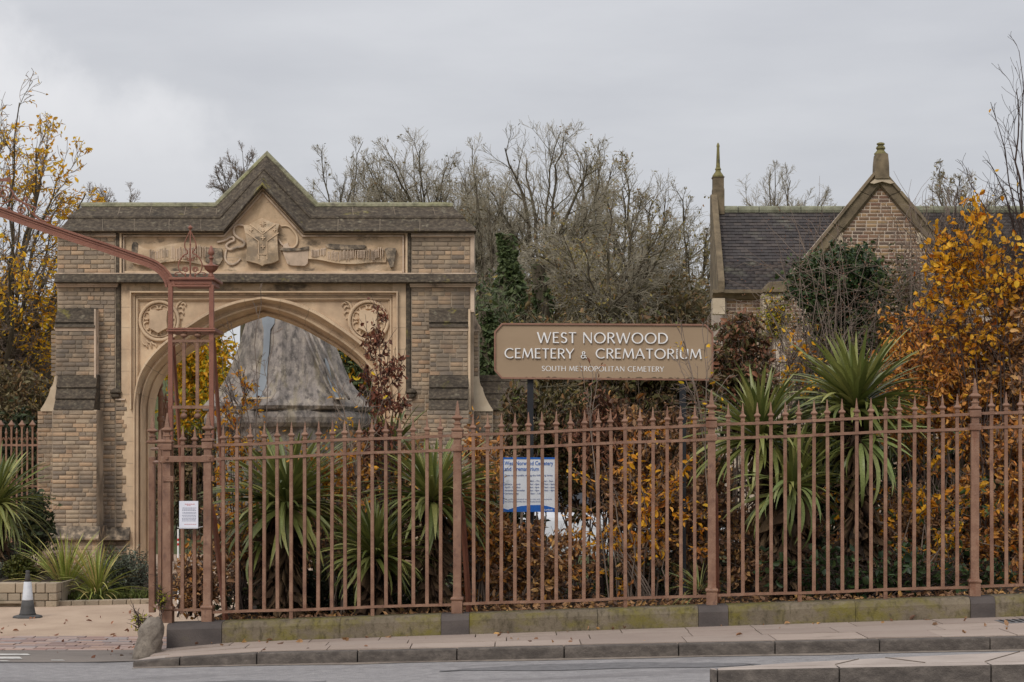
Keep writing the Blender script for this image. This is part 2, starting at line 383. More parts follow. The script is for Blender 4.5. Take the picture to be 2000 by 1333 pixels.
M['earth'] = surf('leafy_soil', [(0.3, C((42,34,26))), (0.7, C((70,56,42)))], 8, rough=1.0, bump=0.8, bscale=30)
M['grass_ground'] = surf('lawn_ground', [(0.3, C((60,66,36))), (0.6, C((84,88,50))), (0.8, C((104,90,62)))], 3.0, rough=1.0, bump=0.6, bscale=30)
M['roadpaint'] = surf('worn_white_road_paint', [(0.3, C((150,146,140))), (0.5, C((196,192,186)))], 14, rough=0.8, bump=0.1)
M['rubber'] = surf('cone_rubber', [(0.3, C((66,66,66))), (0.7, C((84,82,80)))], 9, rough=0.7, bump=0.2, stains=[(C((150,120,96)), 14.0, (1,1,1), 0.66, 0.72, 0.7)])
M['sleeve'] = surf('cone_white_sleeve', [(0.3, C((182,186,192))), (0.7, C((206,208,212)))], 9, rough=0.5, bump=0.1, stains=[(C((110,112,116)), 25.0, (1,1,1), 0.64, 0.7, 0.6)])
M['bark'] = surf('grey_bark', [(0.3, C((66,58,48))), (0.7, C((104,94,78)))], 6, (1,1,0.5), 0.95, 0.6, 40, stains=[(C((96,98,66)), 2.0, (1,1,1), 0.5, 0.7, 0.5)])
M['twig'] = surf('winter_twig', [(0.3, C((103,90,81))), (0.7, C((141,125,112)))], 3, rough=0.95, bump=0)
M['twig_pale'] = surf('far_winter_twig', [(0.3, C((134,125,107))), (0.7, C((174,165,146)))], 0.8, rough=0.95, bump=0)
M['twig_dark'] = surf('dark_twig', [(0.3, C((56,46,42))), (0.7, C((84,70,64)))], 3, rough=0.95, bump=0)
M['shag'] = surf('dead_cordyline_skirt', [(0.3, C((58,44,34))), (0.7, C((104,82,60)))], 12, rough=0.95, bump=0.3, per=([C((74,54,40)), C((104,82,60)), C((52,40,32)), C((124,102,76))], 0.6))
# leaves
M['lf_yellow'] = leafmat('yellow_beech_leaf', [C((218,155,30)), C((242,182,42)), C((208,127,28)), C((250,201,66)), C((189,102,32))], trans=0.35)
M['lf_yellow2'] = leafmat('lime_yellow_leaf', [C((250,192,36)), C((250,215,58)), C((237,169,34)), C((206,157,48))], trans=0.4)
M['lf_lime'] = leafmat('yellow_green_leaf', [C((140,140,40)), C((176,166,50)), C((110,122,44)), C((190,170,40))])
M['lf_orange'] = leafmat('orange_beech_leaf', [C((192,123,61)), C((231,163,75)), C((162,100,57)), C((243,182,85)), C((137,84,56)), C((214,139,68))])
M['lf_brown'] = leafmat('brown_beech_leaf', [C((143,107,83)), C((179,136,100)), C((112,84,69)), C((201,154,106)), C((97,75,63)), C((160,117,87)), C((221,173,106)), C((124,91,72))])
M['lf_russet'] = leafmat('russet_leaf', [C((122,70,50)), C((98,56,42)), C((146,90,64)), C((112,72,54))])
M['lf_tan'] = leafmat('withered_tan_leaf', [C((146,99,74)), C((168,119,91)), C((124,79,60)), C((110,85,58))])
M['lf_olive'] = leafmat('olive_shrub_leaf', [C((87,85,49)), C((116,103,63)), C((65,67,40)), C((137,105,69)), C((76,56,43)), C((103,110,56))])
M['lf_ivy'] = leafmat('ivy_leaf', [C((50,70,40)), C((72,92,52)), C((40,56,34)), C((92,108,62))], rough=0.4, trans=0.12)
M['lf_dark'] = leafmat('dark_evergreen_leaf', [C((44,55,34)), C((64,74,41)), C((34,44,30)), C((83,87,51))], trans=0.15)
M['lf_box'] = leafmat('box_leaf', [C((72,80,32)), C((96,98,38)), C((54,64,28)), C((120,112,46))], trans=0.15)
M['lf_grey'] = leafmat('lavender_leaf', [C((104,110,92)), C((128,134,116)), C((84,92,74)), C((142,146,130))], trans=0.15)
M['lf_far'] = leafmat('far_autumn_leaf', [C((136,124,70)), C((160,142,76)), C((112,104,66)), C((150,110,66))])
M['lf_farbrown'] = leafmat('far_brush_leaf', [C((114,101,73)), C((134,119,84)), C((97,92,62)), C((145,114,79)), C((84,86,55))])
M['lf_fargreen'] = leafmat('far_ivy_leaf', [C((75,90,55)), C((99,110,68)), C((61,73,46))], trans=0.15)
M['cordy'] = leafmat('cordyline_blade', [C((99,110,55)), C((130,134,70)), C((80,92,47)), C((160,158,92)), C((113,122,61))], rough=0.42, trans=0.15, spec=0.5)
M['cordy_pale'] = leafmat('pale_cordyline_blade', [C((145,156,96)), C((129,144,85)), C((162,166,109))], rough=0.4, trans=0.2)
M['phorm'] = leafmat('yellow_green_tuft_blade', [C((136,150,69)), C((168,172,86)), C((109,125,54)), C((199,187,113)), C((185,156,109))], rough=0.45, trans=0.2)
M['grass'] = leafmat('grass_blade', [C((92,104,52)), C((110,118,60)), C((76,88,44)), C((128,122,72))])
# ---------------------------------------------------------------- ground, road, pavement
ROADZ = 0.022
def FY(x): return 18.685 - 0.0895 * (x + 0.52)        # centre line of the railings
def KY(x): return 17.10 - 0.20 * (x + 0.50)            # front edge of the kerb
def sheet(name, xs, ys_fn, dz, mat, **kw):
    "strip following the slope; ys_fn(x) -> list of y"
    vs, fs = [], []; n = len(ys_fn(xs[0]))
    for x in xs:
        for y in ys_fn(x): vs.append((x, y, float(gz(x)) + dz))
    for i in range(len(xs)-1):
        for j in range(n-1):
            a = i*n+j; fs.append((a, a+n, a+n+1, a+1))
    mb = MB(); mb.add(vs, fs); return mb.build(name, mat, **kw)
def hill(x, y):
    z = float(gz(x)); t = min(max((y - 46.0) / 60.0, 0), 1)
    return z + 7.0 * t * t * (3 - 2*t)
xs = [-900, -300, -120, -60] + [-40 + 4*i for i in range(21)] + [60, 120, 300, 900]
ys = [-200, -40, 0, 8, 14, 18, 22, 26, 30, 36, 44, 50, 56, 62, 70, 80, 90, 106, 140, 300, 900, 1800]
vs = [(x, y, hill(x, y) - 0.012) for x in xs for y in ys]; n = len(ys)
fs = [(i*n+j, (i+1)*n+j, (i+1)*n+j+1, i*n+j+1) for i in range(len(xs)-1) for j in range(n-1)]
MB().add(vs, fs).build('ground', M['grass_ground'], kind='structure')
rx = [-60, -30, -14] + [-9 + 0.75*i for i in range(32)] + [30, 60]
sheet('road', rx, lambda x: [4.0, 8, 12, KY(x)+0.01 if x > -3.4 else 18.6], ROADZ, M['asphalt'], kind='structure')
sheet('asphalt_apron', [-40, -20, -9, -7, -5, -4, -3.3], lambda x: [KY(-3.4)+0.5, 18.5, 19.35], 0.027, M['asphalt_old'], kind='structure')
dw = sheet('driveway', [-40, -20, -9, -7, -6, -5, -4, -3.4, -2.8], lambda x: [20.95, 24, 30, 40], 0.012, M['gravel'], kind='structure')
WLOC[dw.name] = Vector((0, 0, 0))
def pale_top(o):
    "give the top of a kerb stone a paler material than its sides"
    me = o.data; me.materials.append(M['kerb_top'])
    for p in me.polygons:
        if p.normal.z > .75: p.material_index = 1  # faces turned upward switch to the paler stone colour
# granite setts across the mouth of the drive
for r in range(11):
    y0 = 19.36 + r * 0.145; x = -7.4 + (r % 2) * 0.13 + random.uniform(-.03, .03)
    while x < -3.45:
        w = random.uniform(0.19, 0.31)
        z = float(gz(x)) + random.uniform(0.022, 0.030)
        mb = MB().box(-w/2+.006, w/2-.006, -.0655, .0655, -.03, 0)
        if x + w > -7.35: mb.build('sett', M['sett'], dw, org=(0,0,0)).location = (x + w/2, y0 + .07, z)
        x += w
MB().box(-7.5, -3.4, 19.34, 20.96, -.06, -0.004).build('sett_bed', M['joint'], dw)
mk = MB()
for (a, b, c, d) in [(-40, 60, 1277, 1280), (-60, 44, 1283, 1287), (-50, 20, 1290.5, 1292), (100, 128, 1289, 1290.5)]:
    y1, y2 = 1.838*FPX/(c-HOR), 1.838*FPX/(d-HOR)
    mk.add([(WX(a, y2), y2, 0.012), (WX(b, y2), y2, 0.012), (WX(b-6, y1), y1, 0.012), (WX(a, y1), y1, 0.012)], [(0,1,2,3)])
mk.build('road_marking', M['roadpaint'], kind='structure')
# pavement: a bed, separate slabs and kerb stones
pv = sheet('pavement', [-3.35 + 0.5*i for i in range(24)], lambda x: [KY(x)+.15, FY(x)-.1], 0.112, M['joint'], kind='structure')
for v_ in pv.data.vertices: v_.co.z -= .055*min(max((-2.6-v_.co.x)/.8, 0), 1)
def tipdrop(x): return .055*min(max((-2.6-x)/.8, 0), 1)     # the kerb is dropped towards the drive
def sloped_box(xa, xb, ya, yb, z0, z1, g=0.004, skew=0.0):
    "block between lines ya(x) and yb(x) following the street's slope"
    v = []
    for zz in (z0, z1):
        for (x, fn, s) in ((xa+g, ya, 0), (xb-g, ya, 0), (xb-g, yb, skew), (xa+g, yb, skew)):
            v.append((x+s, fn(x+s), float(gz(x)) + zz - (tipdrop(x) if zz > .05 else 0)))
    return MB().add(v, [(0,3,2,1),(4,5,6,7),(0,1,5,4),(1,2,6,5),(2,3,7,6),(3,0,4,7)])
def lerp_y(t): return lambda x: (KY(x)+0.155)*(1-t) + (FY(x)-0.19)*t
rows = [(0.0, 0.36), (0.36, 0.70), (0.70, 1.0)]
for ri, (t0, t1) in enumerate(rows):
    x = -3.15 - 0.2*ri
    while x < 7.6:
        w = random.choice([0.6, 0.75, 0.9, 0.66])
        a, b = lerp_y(t0), lerp_y(t1)
        dz = random.uniform(0, 0.004)
        sloped_box(x, x+w, lambda q: a(q)+.006, lambda q: b(q)-.006, 0.09, 0.128+dz, 0.005).build('paving_slab', M['slab'], pv)
        x += w
kx = [-3.42, -2.98, -2.27, -1.36, -.48, .45, 1.42, 2.22, 3.07, 3.95, 4.9, 5.8, 6.8, 7.8]
for a, b in zip(kx, kx[1:]):
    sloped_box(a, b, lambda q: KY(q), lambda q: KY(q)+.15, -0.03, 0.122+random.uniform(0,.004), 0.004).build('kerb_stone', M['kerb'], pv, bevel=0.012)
# flat slab at the pavement's left tip
MB().add([(-3.42, KY(-3.42)+.15, .058), (-3.0, KY(-3.0)+.15, .094), (-3.0, KY(-3)+.6, .094), (-3.33, 18.25, .060)], [(0,1,2,3)]).build('tip_slab', M['kerb_top'], pv)
sheet('gutter_dirt', [-3.4 + .5*i for i in range(24)], lambda x: [KY(x)-.13 - .03*math.sin(x*3.1) - .02*math.sin(x*7.7), KY(x)+.005], ROADZ+.004, M['gutter'], kind='structure')
for (x0, x1, d0, d1) in ((-.6, 2.0, .45, .95), (-3.2, -1.5, 1.3, 1.7)):
    n_ = 14; vs = []
    for k in range(n_+1):
        x = x0 + (x1-x0)*k/n_; w_ = math.sin(math.pi*k/n_)**.5
        vs += [(x, KY(x)-d1*(.85+.15*w_) - .04*math.sin(x*5), float(gz(x))+ROADZ+.0045), (x, KY(x)-d1+(d1-d0)*w_+.03*math.sin(x*8), float(gz(x))+ROADZ+.0045)]
    MB().add(vs, [(2*k, 2*k+2, 2*k+3, 2*k+1) for k in range(n_)]).build('road_patch', M['patch'], kind='structure')
# traffic island, front right
isl = thing('traffic_island', (1.5, 14.2, 0.2), 'pale stone kerbed traffic island in the road at the lower right', 'traffic island')
ix = [(1.43, 1.48), (1.48, 2.33), (2.33, 3.36), (3.36, 4.4), (4.4, 5.4)]
def IY(x): return 14.15 - 0.2*(x-1.4)
def IB(x): return IY(x) + (0.17 if x > 1.5 else 0.10)
def iz(x): return 0.135 + 0.04*(x - 1.4)
for a, b in ix:
    v = []
    for zz in (-0.02, 0.225):
        for (x, y) in ((a+.004, IY(a)+(0.06 if a < 1.45 else 0)), (b-.004, IY(b)), (b-.004, IB(b)), (a+.004, IB(a))):
            v.append((x, y, iz(x)+zz+ (0.0)))
    MB().add(v, [(0,3,2,1),(4,5,6,7),(0,1,5,4),(1,2,6,5),(2,3,7,6),(3,0,4,7)]).build('kerb_stone', M['kerb'], isl, bevel=0.012); pale_top(LAST[0])
mb = MB(); v = []
pts = [(1.5, IB(1.5)+.004), (2.33, IB(2.33)+.004), (3.36, IB(3.36)+.004), (5.4, IB(5.4)+.004), (5.4, 14.75), (3.9, 14.52), (2.9, 14.48), (2.1, 14.40)]
mb.loft([[(x, y, iz(x)-.02) for x, y in pts], [(x, y, iz(x)+.226) for x, y in pts]])
mb.build('island_slab', M['kerb_top'], isl)
for (xa, ya, xb, yb) in ((2.33, 14.14, 2.55, 14.44), (3.36, 13.94, 3.75, 14.5), (2.95, 14.02, 2.75, 14.46)):
    MB().tube([(xa, ya, iz(xa)+.2275), (xb, yb, iz(xb)+.2275)], .005, 4).build('slab_joint', M['joint'], isl)

dc = thing('drain_cover', (4.52, 17.55, float(gz(4.52))+.13), 'small dark iron drain cover let into the paving at the right edge', 'drain cover')
sloped_box(4.35, 4.75, lambda q: 17.38, lambda q: 17.72, .10, .1345).build('cover', M['patch'], dc)
for k in range(6): sloped_box(4.38+.06*k, 4.41+.06*k, lambda q: 17.41, lambda q: 17.69, .134, .139).build('grip_bar', M['iron_black'], dc)
# ---------------------------------------------------------------- plinth under the railings
def pz(x): return float(gz(x)) + 0.317
joints = [320, 430, 664, 862, 917, 1165, 1358, 1415, 1655, 1870, 1916, 1990, 2150, 2350]
pl = thing('stone_plinth', (-3.3, 18.7, 0.0), 'long low mossy stone plinth that carries the brown railings', 'wall')
jx = [WX(p, 18.6) for p in joints]
for i, (a, b) in enumerate(zip(jx, jx[1:])):
    dark = joints[i] in (320, 862, 1358, 1870)
    fn0 = lambda q: FY(q) - (0.20 if dark else 0.19); fn1 = lambda q: FY(q) + 0.19
    g = 0.002; v = []
    for (zz, inn) in ((0.02, 0), (0.262, 0), (0.302, .02), (0.317, .06)):
        ring = []
        for (x, fn, s) in ((a+g, fn0, 1), (b-g, fn0, 1), (b-g, fn1, -1), (a+g, fn1, -1)):
            ring.append((x, fn(x) + s*inn, float(gz(x)) + zz + random.uniform(-.002, .002)))
        v.append(ring)
    pr = dict(label='dark grey pier stone without moss') if dark else {}
    MB().loft(v).build('plinth_block', M['plinth_dark'] if dark else M['plinth'], pl, **pr)
# guard stone leaning at the plinth's left end
gs = MB(); rings = []
for k in range(9):
    t = k/8.0
    cx = WX(285 + 15*t, 18.45); r = 0.132 - 0.03*t
    if k >= 7: r *= 0.82 if k == 7 else 0.4
    zz = 0.0 + 0.40*t
    rings.append([(cx + r*1.0*math.cos(2*math.pi*i/14) + .011*math.sin(i*3+k*1.7), 18.45 + r*1.15*math.sin(2*math.pi*i/14), zz + (.012*math.sin(i*2.1))) for i in range(14)])
gs.loft(rings)
gs.v = [(x + .007*math.sin(z*41+y*67+x*23), y, z + .008*math.sin(x*53+y*31)) for x, y, z in gs.v]
gs.build('guard_stone', M['boulder'], smooth=True, label='rounded rough granite guard stone leaning at the left end of the plinth', cat='guard stone')

# raised bed behind the railings
sheet('flower_bed', [-3.1 + 0.8*i for i in range(22)], lambda x: [FY(x)+.18, 20.5, 22.0, 24.5], 0.24, M['earth'], kind='structure')

# ---------------------------------------------------------------- iron railings
def post_mesh(H=1.68):
    "square post with two clasp blocks, a ring near its foot and a moulded finial"
    s = 0.0365
    mb = MB().lathe((0,0,0), [(.051, 0), (.051, .115), (.046, .12), (.058, .128), (.060, .140), (.056, .152), (.040, .160), (.0375, .19), (.0365, .25), (.0365, H-.14)], sq=True)
    mb.lathe((0,0,0), [(.036,H-.141),(.051, H-.138), (.052, H-.13), (.052, H-.085), (.049, H-.078)], sq=True)
    mb.lathe((0,0,0), [(.034, H-.08), (.034, H-.018)], sq=True)
    mb.lathe((0,0,0), [(.036,H-.019),(.051, H-.014), (.052, H-.008), (.052, H+.040), (.049, H+.046)], sq=True)
    return mb
def finial_mesh(H=1.68):
    mb = MB().lathe((0,0,0), [(.030, H+.046), (.046, H+.05), (.056, H+.058), (.057, H+.068), (.044, H+.080), (.028, H+.086), (.027, H+.112),
              (.036, H+.116), (.037, H+.123), (.030, H+.130), (.022, H+.134), (.021, H+.150), (.023, H+.156), (.050, H+.176), (.050, H+.184), (.030, H+.200), (.022, H+.206), (.021, H+.215)], sq=True)
    mb.lathe((0,0,0), [(.0215, H+.215), (.006, H+.335), (.003, H+.341)], sq=True)
    return mb
POST = post_mesh().mesh('post', M['iron']); FIN = finial_mesh().mesh('finial', M['iron'])
BARM = MB().lathe((0,0,0), [(.0165, 0.085), (.0155, 0.6), (.0155, 1.2), (.0155, 1.705)], sq=True).mesh('railing_bar', M['iron'])
def spear(H=1.69):
    return MB().lathe((0,0,0), [(.0185, H+.012), (.0185, H+.022), (.0215, H+.026), (.0215, H+.034), (.0165, H+.040), (.0165, H+.052), (.031, H+.068), (.031, H+.074), (.018, H+.090), (.0135, H+.094), (.003, H+.192), (.001, H+.196)], sq=True)
SPEAR = spear().mesh('spear_head', M['iron'])
rl = thing('iron_railings', (-2.93, FY(-2.93), pz(-2.93)), 'long run of brown painted spear topped iron railings beside the pavement', 'railings')
PX = [-2.93, -0.52, 1.88, 4.30, 6.72]
fa = math.atan(-0.0895)
def add_post(x, parent, y=None, z=None):
    y = FY(x) if y is None else y; z = pz(x) if z is None else z
    o = link('post', POST, parent, (x, y, z), rot=(random.uniform(-.004,.004), random.uniform(-.004,.004), fa))
    f = link('finial', FIN, o, (x, y, z)); f.location = (0, 0, 0)
def add_bar(x, parent, y=None, z=None, spearhead=True):
    y = FY(x) if y is None else y; z = pz(x) if z is None else z
    tilt = (random.uniform(-.003,.003), random.uniform(-.004,.004), fa)
    o = link('railing_bar', BARM, parent, (x, y, z), rot=tilt)
    if spearhead:
        f = link('spear_head', SPEAR, o, (x, y, z)); f.location = (0, 0, 0)
        f.rotation_euler = (random.uniform(-.002,.002), random.uniform(-.002,.002), 0)
for x in PX: add_post(x, rl)
def rail(parent, xa, xb, h, t=0.011, d=0.019, mat='iron'):
    v = []
    n = 6
    for k in range(n+1):
        x = xa + (xb-xa)*k/n; sag = 0.004*math.sin(k*1.7+h*5)
        v.append([(x, FY(x)-d, pz(x)+h-t+sag), (x, FY(x)+d, pz(x)+h-t+sag), (x, FY(x)+d, pz(x)+h+t+sag), (x, FY(x)-d, pz(x)+h+t+sag)])
    MB().loft(v).build('rail', M[mat], parent)
for a, b in zip(PX, PX[1:]):
    for k in range(17): add_bar(a + 0.158 + k * (b - a - 0.316) / 16, rl)
    for h in (1.692, 1.558, 0.085): rail(rl, a + .045, b - .045, h, 0.013 if h > 1 else .012, .026)
    # small feet that carry the bottom rail
    for t in (1/3., 2/3.):
        x = a + 0.158 + round(16*t) * (b - a - 0.316) / 16
        MB().lathe((x, FY(x), pz(x)-.005), [(.018, 0), (.018, .08)], sq=True).build('rail_foot', M['iron'], rl)
for x in PX:
    # raking stay behind each post
    MB().tube([(x+.02, FY(x)+.06, pz(x)+1.15), (x+.045, FY(x)+.10, pz(x)+1.0), (x+.10, FY(x)+.50, pz(x)-.02)], [.016, .026, .028], 4).build('stay', M['iron_red'], rl)

# end pier of the railings with its two posts, notice and overthrow
tw = thing('gateway_overthrow', (-3.2, 19.2, 0.3), 'tall openwork iron gate pier with scrolled finial and red brown beam rising to the left', 'iron gateway')
XA, XB = WX(328, 18.93), WX(406.5, 18.9)
add_post(XA, tw, 18.93, pz(XA)+.002); 
for p in (356, 380): add_bar(WX(p, 18.92), tw, 18.93, pz(-3.1))
for py, t in ((872, .012), (1192, .012)):
    MB().pbox(334, 400, py-2.5, py+2.5, 18.91, .045).build('rail', M['iron'], tw)
MB().pbox(320, 417, 891, 903, 18.855, .022).build('clamp_bar', M['iron'], tw, bevel=.004)
for p in (326, 410):
    MB().lathe((WX(p,18.85), 18.85, WZ(897.5,18.85)), [(.014,0),(.014,.02)], 8).build('bolt', M['iron'], tw)
for p in (328, 406.5):
    MB().pbox(p-10.5, p+10.5, 930, 941, 18.875, .11).build('strap', M['iron'], tw, bevel=.004)
def up(px, y0, y1, w, Y, name='upright', mat='iron', d=.045):
    MB().pbox(px-w/2, px+w/2, y0, y1, Y, d).build(name, M[mat], tw, bevel=.004)
TY = 19.3
up(332.5, 556, 860, 9, TY, mat='iron_red'); up(412.5, 556, 860, 9, TY, mat='iron_red')
up(332.5, 556, 860, 9, TY+.5, mat='iron_red'); up(413, 556, 860, 9, TY+.5, mat='iron_red')
MB().pbox(333, 414, 546, 556, TY+.005, .5).build('head_frame', M['iron_red'], tw, bevel=.006)
MB().pbox(329, 419, 541.5, 546.5, TY-.02, .56).build('head_plate', M['iron_red'], tw, bevel=.004)
MB().pbox(335, 411, 556.5, 560, TY-.01, .04).build('head_fillet', M['iron_red'], tw)
MB().pbox(327, 419, 640.5, 643.5, TY-.03, .58).pbox(325, 420, 644.5, 647.5, TY-.035, .58).build('collar_plate', M['iron_red'], tw)
MB().pbox(336, 409, 664, 669, TY, .03).build('cross_bar', M['iron'], tw)
MB().pbox(335, 409, 792.5, 798.5, TY, .03).build('cross_bar', M['iron'], tw)
for p in (359, 385): up(p, 669, 793, 6.5, TY+.004, 'inner_bar', d=.028)
def ball(px, py, rx, rz, Y, name='drop_ball', mat='iron'):
    r = rx*Y/FPX; h = rz*Y/FPX
    c = W(px, py, Y)
    MB().lathe(c, [(r*math.sin(math.pi*k/8)+.0004, -h*math.cos(math.pi*k/8)) for k in range(9)], 12).build(name, M[mat], tw, smooth=True)
for p in (359, 386):
    ball(p, 655.5, 7.5, 4.5, TY+.015); ball(p, 813, 6.5, 6, TY+.015)
    MB().pbox(p-2, p+2, 648, 664, TY+.012, .012).pbox(p-5, p+5, 649.5, 651.5, TY, .04).pbox(p-2, p+2, 799, 808, TY+.012, .012).pbox(p-5.5, p+5.5, 801.5, 804, TY, .04).build('drop_stem', M['iron'], tw)
for a, b in ((336, 356), (362, 382), (388, 408)):   # little pointed arches under the bar
    c = (a+b)/2.0
    for s in (-1, 1):
        e = a if s < 0 else b
        MB().tube([W(e, 682, TY+.02), W(e - s*1.5, 677, TY+.02), W(e - s*5, 672, TY+.02), W(c, 669, TY+.02)], .0055, 5).build('gothic_arc', M['iron'], tw)
for (x0, y0, x1, y1) in ((337, 660, 353, 893), (416.5, 660, 432, 893)):
    a = W(x0, y0, TY+.5); b = W(x1, y1, TY+.9); b2 = W(x1+6, 1150, TY+1.15)
    MB().tube([a, b, b2], .021, 4).build('raking_stay', M['iron_red'], tw)
# the beam: a channel section swept along its curve
def sweep_px(path, prof, mat, name, Y=TY):
    "path px polyline, prof list of (offset px across, dy)"
    P = [Vector((x, y)) for x, y in path]; rings = []
    for i, p in enumerate(P):
        t = (P[min(i+1, len(P)-1)] - P[max(i-1, 0)]).normalized(); nrm = Vector((t.y, -t.x))
        rings.append([W(p.x + nrm.x*o, p.y + nrm.y*o, Y + d) for o, d in prof])
    MB().loft(rings).build(name, M[mat], tw)
path = [(-340, 336), (-240, 345), (-150, 363), (-60, 393), (0, 414), (60, 435.5), (140, 463), (211, 486), (260, 503), (285, 511), (303, 519), (316, 529), (325, 540), (330, 550), (332, 560)]
sweep_px(path, [(10, 0), (10, .11), (6, .11), (6, 0)], 'iron_red', 'beam_flange')
sweep_px(path, [(6, .018), (6, .09), (-5.5, .09), (-5.5, .018)], 'iron_red', 'beam_web')
sweep_px(path, [(2.6, .008), (2.6, .02), (1.2, .02), (1.2, .008)], 'iron_red', 'beam_bead')
sweep_px(path, [(-5.5, 0), (-5.5, .11), (-9.5, .11), (-9.5, 0)], 'iron_red', 'beam_flange')
# scrollwork
def spiral(cx, cy, r, a0, turns, s=1, n=22, r1=0.25):
    return [(cx + r*(1-(1-r1)*k/n)*math.cos(a0 + s*2*math.pi*turns*k/n), cy + r*(1-(1-r1)*k/n)*math.sin(a0 + s*2*math.pi*turns*k/n)) for k in range(n+1)]
def scroll(pts, w=1.3, Y=TY+.05, name='scroll', mat='iron_red'):
    n = len(pts)
    MB().tube([W(x, y, Y) for x, y in pts], [w*Y/FPX*(0.75+0.5*math.sin(math.pi*k/(n-1))) for k in range(n)], 6).build(name, M[mat], tw, smooth=True)
def curve(ctrl, n=6):
    "Catmull-Rom"
    P = [Vector(c) for c in ctrl]; P = [P[0]*2-P[1]] + P + [P[-1]*2-P[-2]]; out = []
    for i in range(1, len(P)-2):
        for k in range(n):
            t = k/n
            out.append(tuple(0.5*((2*P[i]) + (-P[i-1]+P[i+1])*t + (2*P[i-1]-5*P[i]+4*P[i+1]-P[i+2])*t*t + (-P[i-1]+3*P[i]-3*P[i+1]+P[i+2])*t**3)))
    out.append(tuple(P[-2])); return out
for s in (-1, 1):
    cx = 371.7
    scroll(curve([(cx, 450), (cx+s*5, 461), (cx+s*10.5, 474), (cx+s*10.5, 484), (cx+s*5, 494), (cx+s*15, 501), (cx+s*23, 516), (cx+s*20, 531), (cx+s*11, 537)], 5), 1.15, name='finial_scroll')
    scroll(curve([(cx+s*16, 503), (cx+s*10, 502), (cx+s*4, 505)]) + spiral(cx+s*4.5, 508, 3, -1.57, 1.0, -s), .8, name='finial_scroll')
    scroll(spiral(cx+s*9.5, 527, 6, 0.5 if s > 0 else 2.64, 1.8, -s, 28), 1.1, name='finial_scroll')
    scroll(curve([(cx+s*12, 536), (cx+s*20, 532), (cx+s*26, 533)]) + spiral(cx+s*27, 536.5, 3.5, -1.57, 1.0, s), .8, name='finial_scroll')
    scroll([(cx+s*9.5, 534), (cx+s*9.5, 542)], 2.0, name='finial_foot')
scroll([(371.7, 543), (371.7, 520), (371.7, 500), (371.7, 450)], 1.5, name='finial_stem')
MB().lathe(W(371.7, 452, TY+.05), [(.004, 0), (.006, .01), (.026, .034), (.022, .042), (.006, .056), (.003, .062)], 8).lathe(W(371.7, 478, TY+.05), [(.004,-.006),(.012,0),(.004,.008)], 8).lathe(W(371.7,542,TY+.05),[(.018,0),(.012,.012),(.008,.03)],8).build('finial_knop', M['iron_red'], tw)
u = lambda y: (542 - y) * TY / FPX
q = TY/FPX
MB().lathe(W(412.5, 542, TY+.04), [(7*q,u(542)), (7*q,u(540)), (5.5*q,u(539)), (6*q,u(537)), (4*q,u(535)), (4.2*q,u(533)), (8*q,u(530.5)), (12.5*q,u(526)), (14*q,u(522)), (15.5*q,u(521)), (15.5*q,u(519.8)), (10*q,u(518)), (5*q,u(516)), (3*q,u(513)), (3*q,u(506)), (5.2*q,u(505)), (5.2*q,u(503.5)), (2.6*q,u(501)), (3.5*q,u(499)), (6.4*q,u(496)), (6.2*q,u(492)), (3.6*q,u(485)), (1*q,u(480))], 16).build('urn_finial', M['iron_red'], tw, smooth=True)
# scrolls riding on the beam
scroll(curve([(-26, 385), (-16, 371), (0, 364), (12, 364.5), (22, 372), (31, 386), (44, 395), (60, 403), (70, 407), (66, 415), (72, 425), (84, 432)]) + spiral(93, 427.5, 6, 1.9, 1.3, -1), 1.5, name='beam_scroll')
scroll(spiral(7, 379, 10.5, 1.9, 1.5, -1), 1.3, name='beam_scroll')
scroll(spiral(50, 389.5, 5, 1.8, 1.3, -1), 1.2, name='beam_scroll')
scroll(curve([(50, 398), (42, 400), (36, 405)]) + spiral(42, 411, 7.5, 3.6, 1.6, -1), 1.2, name='beam_scroll')
scroll(curve([(22, 388), (34, 392), (48, 398), (56, 408), (64, 419), (74, 428)]), 1.3, name='beam_scroll')
scroll(curve([(-6, 396), (8, 398), (20, 391), (25, 380), (24, 372)]), 1.2, name='beam_scroll')
ball(18.5, 407, 3, 3, TY+.05, 'beam_ball', 'iron_red')
MB().prism([(WX(a, TY), WZ(b, TY)) for a, b in ((-14, 349), (8, 347), (19, 344.5), (18.5, 357), (8, 353), (-14, 353))], TY+.045, TY+.055).build('arrow_plate', M['iron_red'], tw)
# notice tied between the bars
nt_ = thing('paper_notice', W(368, 1006, 18.84), 'small white laminated notice tied to the two bars of the gate pier', 'notice')
MB().pbox(350, 387, 979, 1033, 18.84, .004).build('sheet', M['paper'], nt_)
mi, mrd = MB(), MB()
yy = 984
def dash(mb, x0, x1, y, h=1.0): mb.pbox(x0, x1, y, y+h, 18.8385, .0012)
for a in range(361, 380, 4): dash(mrd, a, a+3.2, 984.5, 1.3)
for a in (365, 369): dash(mrd, a, a+3, 987)
for y in (992, 994.4, 997, 1001, 1003.5, 1007, 1009.5, 1012.5, 1015, 1017.5):
    x = 355 + random.uniform(0, 2)
    while x < 382: w = random.uniform(1.5, 4); dash(mi, x, min(x+w, 383), y, .9); x += w + .8
for a in range(360, 381, 4): dash(mrd, a, a+3, 1024, 1)
mi.build('small_print', M['ink'], nt_); mrd.build('red_heading', M['redink'], nt_)
MB().tube([W(346, 1030, 18.85), W(352, 1031, 18.835), W(386, 1031, 18.835), W(396, 1029, 18.86)], .0022, 4).build('tie', M['white'], nt_)

